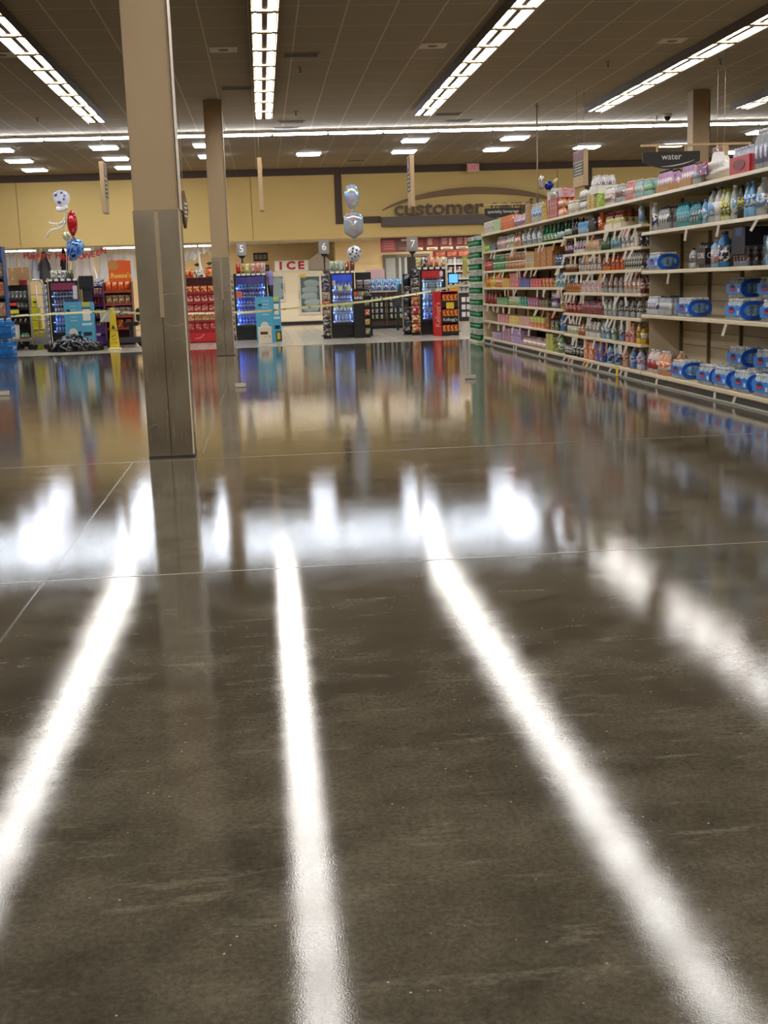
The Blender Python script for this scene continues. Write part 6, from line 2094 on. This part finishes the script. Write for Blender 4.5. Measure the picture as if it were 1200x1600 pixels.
x0, x1 = at(677, 398, YW - .1).x, at(735, 398, YW - .1).x
t = thing('promo_banner', 'red promo panel with pictures under the menu board', 'banner', (x0, YW - .06, zed(677, 402.5, YW)))
bh = zed(677, 392.5, YW) - zed(677, 402.5, YW)
part('panel', MB().box(0, x1 - x0, 0, .05, 0, bh), mat((120, 30, 34), .5), t)
for q in range(3):
    part('picture', MB().box(.1 + .4 * q, .42 + .4 * q, -.006, 0, .03, bh - .03), printed((190, 60, 60), (200, 160, 120), (110, 30, 36), 2), t)
# open grocery fridge of the kiosk
Y = 40.4
cx_, w = span(699, 738, 440, Y)
h = zed(700, 402, Y)
t, cx_, w, h = rack(699, 738, 402, 512, Y, 'grey open chiller with stocked shelves under the menu board', (.95, 1.15, 1.38, 1.62, 1.86), (150, 150, 150), d=.5, header=(176, 176, 176), back=(60, 60, 64), name='open_chiller', cat='chiller')
part('dark_cabinet', MB().box(-w / 2, w / 2, -.06, -.001, 0, .90), mat((38, 28, 30), .4), t)
part('center_post', MB().box(-.16, -.12, -.01, 0, .9, h), mat((196, 196, 196), .3), t)
for q in range(6):
    part('cup_picture', MB().box(w * .05 + .17 * (q % 2), w * .05 + .13 + .17 * (q % 2), -.066, -.06, .62 - .24 * (q // 2), .78 - .24 * (q // 2)), mat((206, 204, 206), .5), t)
for k in range(5):
    row_of(5, cx_, w - .1, Y, (.95, 1.15, 1.38, 1.62, 1.86)[k] + .026, 'chill%d' % (k % 2), carton(.12, .1, .13, ((170, 170, 172), (96, 80, 84))[k % 2], ((90, 90, 96), (200, 190, 190))[k % 2]), ('grey', 'dark')[k % 2] + ' food pack, %s across on the ' + ordn(5 - k) + ' shelf of the grey chiller', 'food pack', 'packs in the grey chiller', .1, PI / 2)

# service counter with blue packs
p = place(600, 508)
Y = 36.2
cx_, w = span(574, 634, 480, Y)
h = zed(600, 454, Y)
t = thing('service_counter', 'dark wooden counter with pale top holding blue packs', 'counter', (cx_, Y, 0))
part('body', MB().box(-w / 2, w / 2, .1, .7, .08, h - .05), mat((70, 50, 38), .5), t)
part('countertop', MB().box(-w / 2 - .04, w / 2 + .02, 0, .72, h - .05, h), mat((206, 176, 146), .4), t, bevel=.01)
part('plinth', MB().box(-w / 2 + .04, w / 2 - .04, .14, .68, 0, .08), BLACK, t)
for k in range(3):
    part('post', MB().box(-w / 2 + (w - .05) * k / 2, -w / 2 + (w - .05) * k / 2 + .05, .0, .02, .08, h - .05), mat((80, 56, 40), .5), t)
for k in range(4):
    part('front_shelf', MB().box(-w / 2 + .05, w / 2 - .05, .02, .1, .28 + .17 * k, .295 + .17 * k), mat((60, 44, 36), .5), t)
for k in range(4):
    row_of(7, cx_, w - .14, Y, .2965 + .17 * k if k else .2965, 'cup%d' % (k % 2), can(.038, .12, ((190, 206, 150), (206, 214, 200))[k % 2], ((70, 110, 70), (60, 60, 120))[k % 2]), ('green', 'pale')[k % 2] + ' drink cup, %s across on the ' + ordn(4 - k) + ' front shelf of the dark counter', 'cup', 'cups on the dark counter', .06)
for i in range(6):
    spawn('bluepack', pouch(.17, .34, .1, (70, 170, 214), (226, 236, 240), (30, 90, 170)), (cx_ - .38 + .19 * i, Y + .32, h + .001), 0, 'sky blue pack on the counter, ' + ordn(i + 1) + ' along the rear line', 'blue pack', 'blue packs on the counter')
for i in range(4):
    spawn('bluebot', bottle('jug', .07, .27, (60, 110, 180), (200, 210, 230), (90, 90, 160), wh), (cx_ - .38 + .2 * i, Y + .12, h + .001), 0, 'deep blue jug at the front of the counter, ' + ordn(i + 1) + ' along', 'bottle', 'blue jugs on the counter')
t = thing('notice_frame', 'pinkish notice in a clear stand behind the blue counter packs', 'notice', (at(585, 425, Y + .5).x, Y + .5, h + .001))
part('sheet', MB().box(-.26, .3, 0, .006, .3, .62), mat((220, 176, 170), .5), t)
part('stand', MB().box(-.03, .03, -.05, .1, 0, .3), mat((200, 200, 204), .2), t)
# slanted dark panels and post beside the counter
t = thing('slanted_panel', 'tilted dark grey panel stand at the end of the dark counter', 'panel', (at(622, 460, 34.5).x, 34.5, 0))
part('panel', MB().prism([(-.16, .62), (.06, .62), (.24, 1.28), (.04, 1.28)], 0, .06), mat((60, 60, 62), .35), t)
part('leg', MB().box(-.06, 0, .0, .05, 0, .64), DARK, t)
t = thing('steel_bollard', 'rounded brushed steel post beside the lane seven racks', 'post', (at(634, 470, 33.6).x, 33.6, 0))
part('body', MB().lathe([(.1, 0), (.1, 1.2), (.09, 1.27), (.05, 1.31)], 16), STEEL, t)
part('collar', MB().lathe([(.12, 0), (.12, .03)], 16), DARK, t)

# ------------------------------------------------------------------ lane six cooler, side snacks, KIND display
b6 = [('slim', .036, .19, (170, 190, 200), (100, 120, 160), (90, 110, 150), wh), ('slim', .034, .2, (110, 120, 90), (60, 60, 60), (150, 150, 90), wh), ('slim', .034, .18, (70, 60, 70), (140, 60, 60), (120, 110, 150), wh), ('slim', .036, .2, (150, 170, 190), (40, 60, 130), (120, 140, 190), wh)]
ct, cx_, w, h = cooler(517, 555, 424, 531, 30.9, 'black drinks cooler at lane six, with blue lit header', (20, 50, 150), b6, (.40, .62, .92, 1.18), light=(150, 180, 255), power=5.0, hdr_txt='')
for q, (x_, z_) in enumerate(((-.22, 1.36), (-.05, 1.22), (.16, 1.22), (-.2, .8), (0, .8), (.14, .8), (.24, .8))):
    part('door_sticker', MB().box(x_ - .05, x_ + .05, .012, .018, z_ - .06, z_ + .06), mat((206, 206, 130) if q else (206, 200, 200), .5), ct)
chips(5, 515, 555, 30.9, h, (((196, 206, 190), (110, 140, 110), 'pale green'), ((186, 200, 170), (90, 120, 90), 'sage green'), ((170, 190, 160), (206, 210, 200), 'grey green'), ((150, 80, 50), (190, 130, 90), 'brown'), ((160, 90, 60), (120, 60, 40), 'rust brown')), 'the lane six cooler', 'chipsix')


def side_rack(px0, px1, py0, py1, Y, label, cols, where, key):
    cx_, w_ = span(px0, px1, (py0 + py1) / 2, Y)
    h_ = zed(px0, py0, Y)
    t = thing('clip_rack', label, 'rack', (cx_, Y + .1, 0))
    part('post', MB().box(-w_ / 2, w_ / 2, 0, .03, 0, h_), mat((24, 24, 26), .4), t)
    part('foot', MB().box(-w_ / 2, w_ / 2, -.1, .2, 0, .02), mat((24, 24, 26), .4), t)
    n_ = len(cols)
    for i, (c1, c2, nm) in enumerate(cols):
        z_ = h_ - (i + 1) * (h_ - .06) / n_
        spawn(key + str(i), pouch(min(.24, w_ * 1.05), (h_ - .06) / n_ * .93, .08, c1, c2), (cx_, Y + .04, z_ + .01), 0, nm + ' snack bag clipped at ' + where + ', ' + ordn(i + 1) + ' from the top', 'snack bag', 'snack bags clipped at ' + where)
    return t


dk = [((70, 66, 70), (140, 130, 130), 'dark'), ((60, 50, 80), (150, 140, 150), 'slate'), ((170, 150, 130), (90, 70, 60), 'tan'), ((190, 100, 50), (110, 50, 30), 'orange'), ((150, 130, 110), (90, 70, 70), 'beige'), ((60, 56, 58), (110, 104, 100), 'black'), ((64, 58, 58), (140, 130, 120), 'charcoal')]
side_rack(504, 516, 428, 529, 30.7, 'black clip rack of snack bags on the lane six cooler side', dk, 'lane six', 'clipsix')
Y = 30.5
cx_, w = span(553, 578, 490, Y)
h = zed(560, 451, Y)
t = thing('bar_display', 'black KIND snack bar display beside the lane six cooler', 'display', (cx_, Y, 0))
part('body', MB().box(-w / 2, w * .16, 0, .4, 0, h), mat((16, 15, 16), .4), t, bevel=.01)
part('side_wing', MB().box(w * .17, w / 2, .06, .4, 0, h * .98), mat((24, 22, 24), .4), t)
text('lettering', 'KIND', .092, WHITE, t, (-w * .17, -.004, h - .225), extrude=.002, sx=.95, bold=.003)
for q, c_ in enumerate(((206, 110, 40), (220, 60, 40), (90, 140, 190), (206, 170, 60))):
    part('color_block', MB().box(-w * .46 + .062 * q, -.40 * w + .062 * q + .03, -.004, 0, h - .17, h - .07), mat(c_, .5), t)
for q, (c1, c2) in enumerate((((60, 56, 60), (130, 130, 120)), ((130, 130, 80), (40, 40, 40)), ((196, 84, 50), (226, 150, 120)), ((206, 170, 50), (150, 110, 40)), ((190, 176, 120), (60, 60, 50)))):
    part('bar_box', MB().box(w * .19, w / 2 - .01, -.02, .06, h * (.84 - .19 * q), h * (.95 - .19 * q)), printed(c1, c2, scale=2), t)
t = thing('magazine_rack', 'small rack of magazines above the black bar display', 'rack', (at(568, 440, 31.4).x, 31.4, 0))
part('stand', MB().box(-.2, .2, .1, .14, 0, 1.6), DARK, t)
part('foot', MB().box(-.2, .2, -.1, .3, 0, .02), DARK, t)
for q in range(6):
    part('pocket', MB().box(-.2, .2, .0, .1, 1.1 + .14 * (q // 2) - .1, 1.105 + .14 * (q // 2) - .1), DARK, t)
mg = [((206, 200, 196), (60, 50, 60)), ((60, 56, 80), (206, 200, 200)), ((190, 160, 140), (90, 60, 50)), ((90, 90, 120), (220, 210, 210)), ((150, 140, 140), (50, 40, 40)), ((206, 206, 210), (110, 100, 120))]
for q, (c1, c2) in enumerate(mg):
    o = link('magazine', MB().box(-.085, .085, 0, .012, 0, .13).mesh('magazine', printed(c1, c2, scale=2)), None, (at(568, 440, 31.4).x - .1 + .2 * (q % 2), 31.4 + .05, 1.008 + .14 * (q // 2) + .0))
    part('cover_title', MB().box(-.07, .07, -.002, 0, .09, .115), mat((226, 220, 214), .5), o)
    tag(o, ('lower', 'middle', 'top')[q // 2] + ' row magazine above the black bar display, ' + ('by the cooler', 'away from the cooler')[q % 2], 'magazine', 'magazines above the bar display')

# ------------------------------------------------------------------ lane seven cooler and racks, red cracker display
b7 = [('water', .036, .2, (60, 110, 210), wh, (40, 80, 200), wh), ('water', .036, .2, (80, 130, 190), (60, 160, 90), (90, 140, 200), wh), ('slim', .034, .2, (120, 160, 200), wh, (60, 100, 170), wh), ('slim', .036, .18, (190, 196, 190), (40, 100, 60), (90, 130, 100), wh), ('slim', .034, .18, (40, 60, 50), (190, 180, 90), (60, 80, 60), wh)]
ct, cx_, w, h = cooler(657, 697, 418, 525, 30.9, 'black drinks cooler at lane seven, with red header', (130, 20, 26), b7, (.40, .66, .90, 1.12, 1.33), light=(180, 205, 255), power=4.5)
part('round_sticker', MB().prism([(.22 + .045 * math.cos(2 * PI * k / 16), 1.5 + .07 * math.sin(2 * PI * k / 16)) for k in range(16)], .012, .018), WHITE, ct)
chips(5, 650, 698, 30.9, h, (((214, 206, 120), (180, 150, 50), 'yellow'), ((90, 50, 50), (206, 180, 176), 'dark red'), ((206, 120, 90), (226, 190, 150), 'salmon'), ((220, 110, 60), (230, 200, 160), 'orange'), ((226, 206, 130), (190, 120, 70), 'cream yellow')), 'the lane seven cooler', 'chipseven')
sv = [((44, 42, 44), (100, 96, 96), 'black'), ((60, 58, 66), (130, 120, 110), 'grey'), ((130, 120, 110), (60, 50, 40), 'taupe'), ((150, 80, 50), (200, 140, 90), 'brown'), ((196, 50, 50), (120, 30, 30), 'red'), ((150, 80, 40), (210, 150, 70), 'amber'), ((180, 60, 50), (210, 170, 60), 'brick')]
side_rack(643, 656, 420, 527, 30.8, 'black clip rack of snack bags on the lane seven cooler side', sv, 'lane seven', 'clipseven')
sk = [((36, 36, 40), (80, 80, 86), 'small black'), ((50, 50, 56), (110, 104, 104), 'small slate'), ((46, 44, 46), (90, 84, 80), 'small charcoal'), ((60, 56, 60), (120, 110, 110), 'small grey'), ((50, 46, 50), (90, 80, 80), 'small dark')]
side_rack(631, 643, 428, 522, 31.3, 'narrow black clip rack behind the lane seven racks', sk, 'the narrow rack', 'clipnarrow')
Y = 30.0
a_, m_, b_ = at(679, 490, Y + .08), at(689.5, 490, Y), at(717, 490, Y)
h = zed(700, 455, Y)
t = thing('cracker_display', 'red cardboard cracker display beside the lane seven cooler', 'display', (m_.x, Y, 0))
rd = mat((196, 30, 36), .45)
lw = m_.x - a_.x
w = b_.x - m_.x
part('red_side', MB().prism([(-lw, .08), (0, 0), (0, .4), (-lw, .45)], 0, h, plane='XY'), rd, t)
part('back_board', MB().box(0.001, w, .3, .4, 0, h), mat((120, 20, 26), .5), t)
part('end_wall', MB().box(w - .015, w, 0, .3, 0, h), mat((206, 190, 170), .5), t)
part('top_panel', MB().box(0.001, w - .016, 0, .3, h - .02, h), rd, t)
o = text('side_lettering', "Kellogg's", .17, mat((230, 170, 150), .5), t, (-lw / 2, .04 - .012, h * .48), (PI / 2, -PI / 2, -.28), .001)
for k in range(3):
    z_ = .08 + .37 * k
    part('tray', MB().box(.001, w - .016, -.01, .3, z_ - .02, z_).box(.001, w - .016, -.015, -.01, z_ - .14 if k else 0.02, z_ + .02), mat((26, 18, 20), .5), t)
    row_of(4, m_.x + w / 2, w - .05, Y, z_ + .021 if False else z_ + .001, 'cracker', carton(.085, .12, .18, (206, 40, 40), (226, 170, 60), (226, 190, 90)), 'red and yellow cracker box, %s across on the ' + ('lowest', 'middle', 'top')[k] + ' tray of the red display', 'cracker box', 'cracker boxes in the red display', .07, PI / 2)
text('tray_lettering', "Kellogg's", .10, WHITE, t, (w / 2, -.018, .385), extrude=.001)
part('yellow_card', MB().box(w * .28, w * .72, -.03, -.02, h - .42, h - .27), mat((226, 190, 50), .5), t)
t = thing('price_card', 'yellow price card standing on the red cracker display', 'card', (m_.x + w * .8, Y + .1, h + .001))
part('card', MB().box(-.12, .12, 0, .006, .01, .14), mat((226, 180, 60), .5), t)
part('foot', MB().box(-.06, .06, -.03, .04, 0, .01), WHITE, t)
Y = 32.2
p = at(709, 452, Y)
t = thing('checkout_monitor', 'blue lit checkout monitor beside the lane seven cooler', 'monitor', (p.x, Y, 0))
z1, z0 = zed(708, 427, Y), zed(708, 443, Y)
part('case', MB().box(-.14, .13, 0, .05, z0, z1), BLACK, t, bevel=.006)
part('screen', MB().box(-.12, .11, -.004, -.001, z0 + .02, z1 - .02), mat((70, 130, 240), .3, emit=1.6), t)
part('pole', MB().box(-.02, .02, .05, .09, 0, z1 + .12), BLACK, t)
part('foot', MB().box(-.15, .15, -.1, .2, 0, .02), BLACK, t)

# ------------------------------------------------------------------ small white blocks on the polished floor
for i, (px, py, lb) in enumerate(((735, 592, 'small white block on the polished floor in front of the green stack'), (376, 605, 'small white block on the polished floor in front of the far column'), (6, 618, 'small white block on the polished floor beside the blue packs'))):
    p = place(px, py)
    t = thing('floor_block', lb, 'block', (p.x, p.y, 0), (-.1, .1, .05)[i])
    part('body', MB().box(-.07, .07, -.04, .04, 0.002, .06), mat((206, 200, 184), .5), t, bevel=.006)
    part('dark_top', MB().box(-.062, .062, -.034, .034, .06, .066), mat((60, 58, 54), .5), t)

# ------------------------------------------------------------------ make every label the only one of its kind
seen = {}
for o in bpy.data.objects:
    if o.parent is None and 'label' in o.keys():
        seen.setdefault(o['label'], []).append(o)
for k_, v_ in seen.items():
    if len(v_) > 1 and k_:
        print('DUPLICATE', len(v_), k_)
    if len(k_.split()) > 16:
        print('LONG', k_)
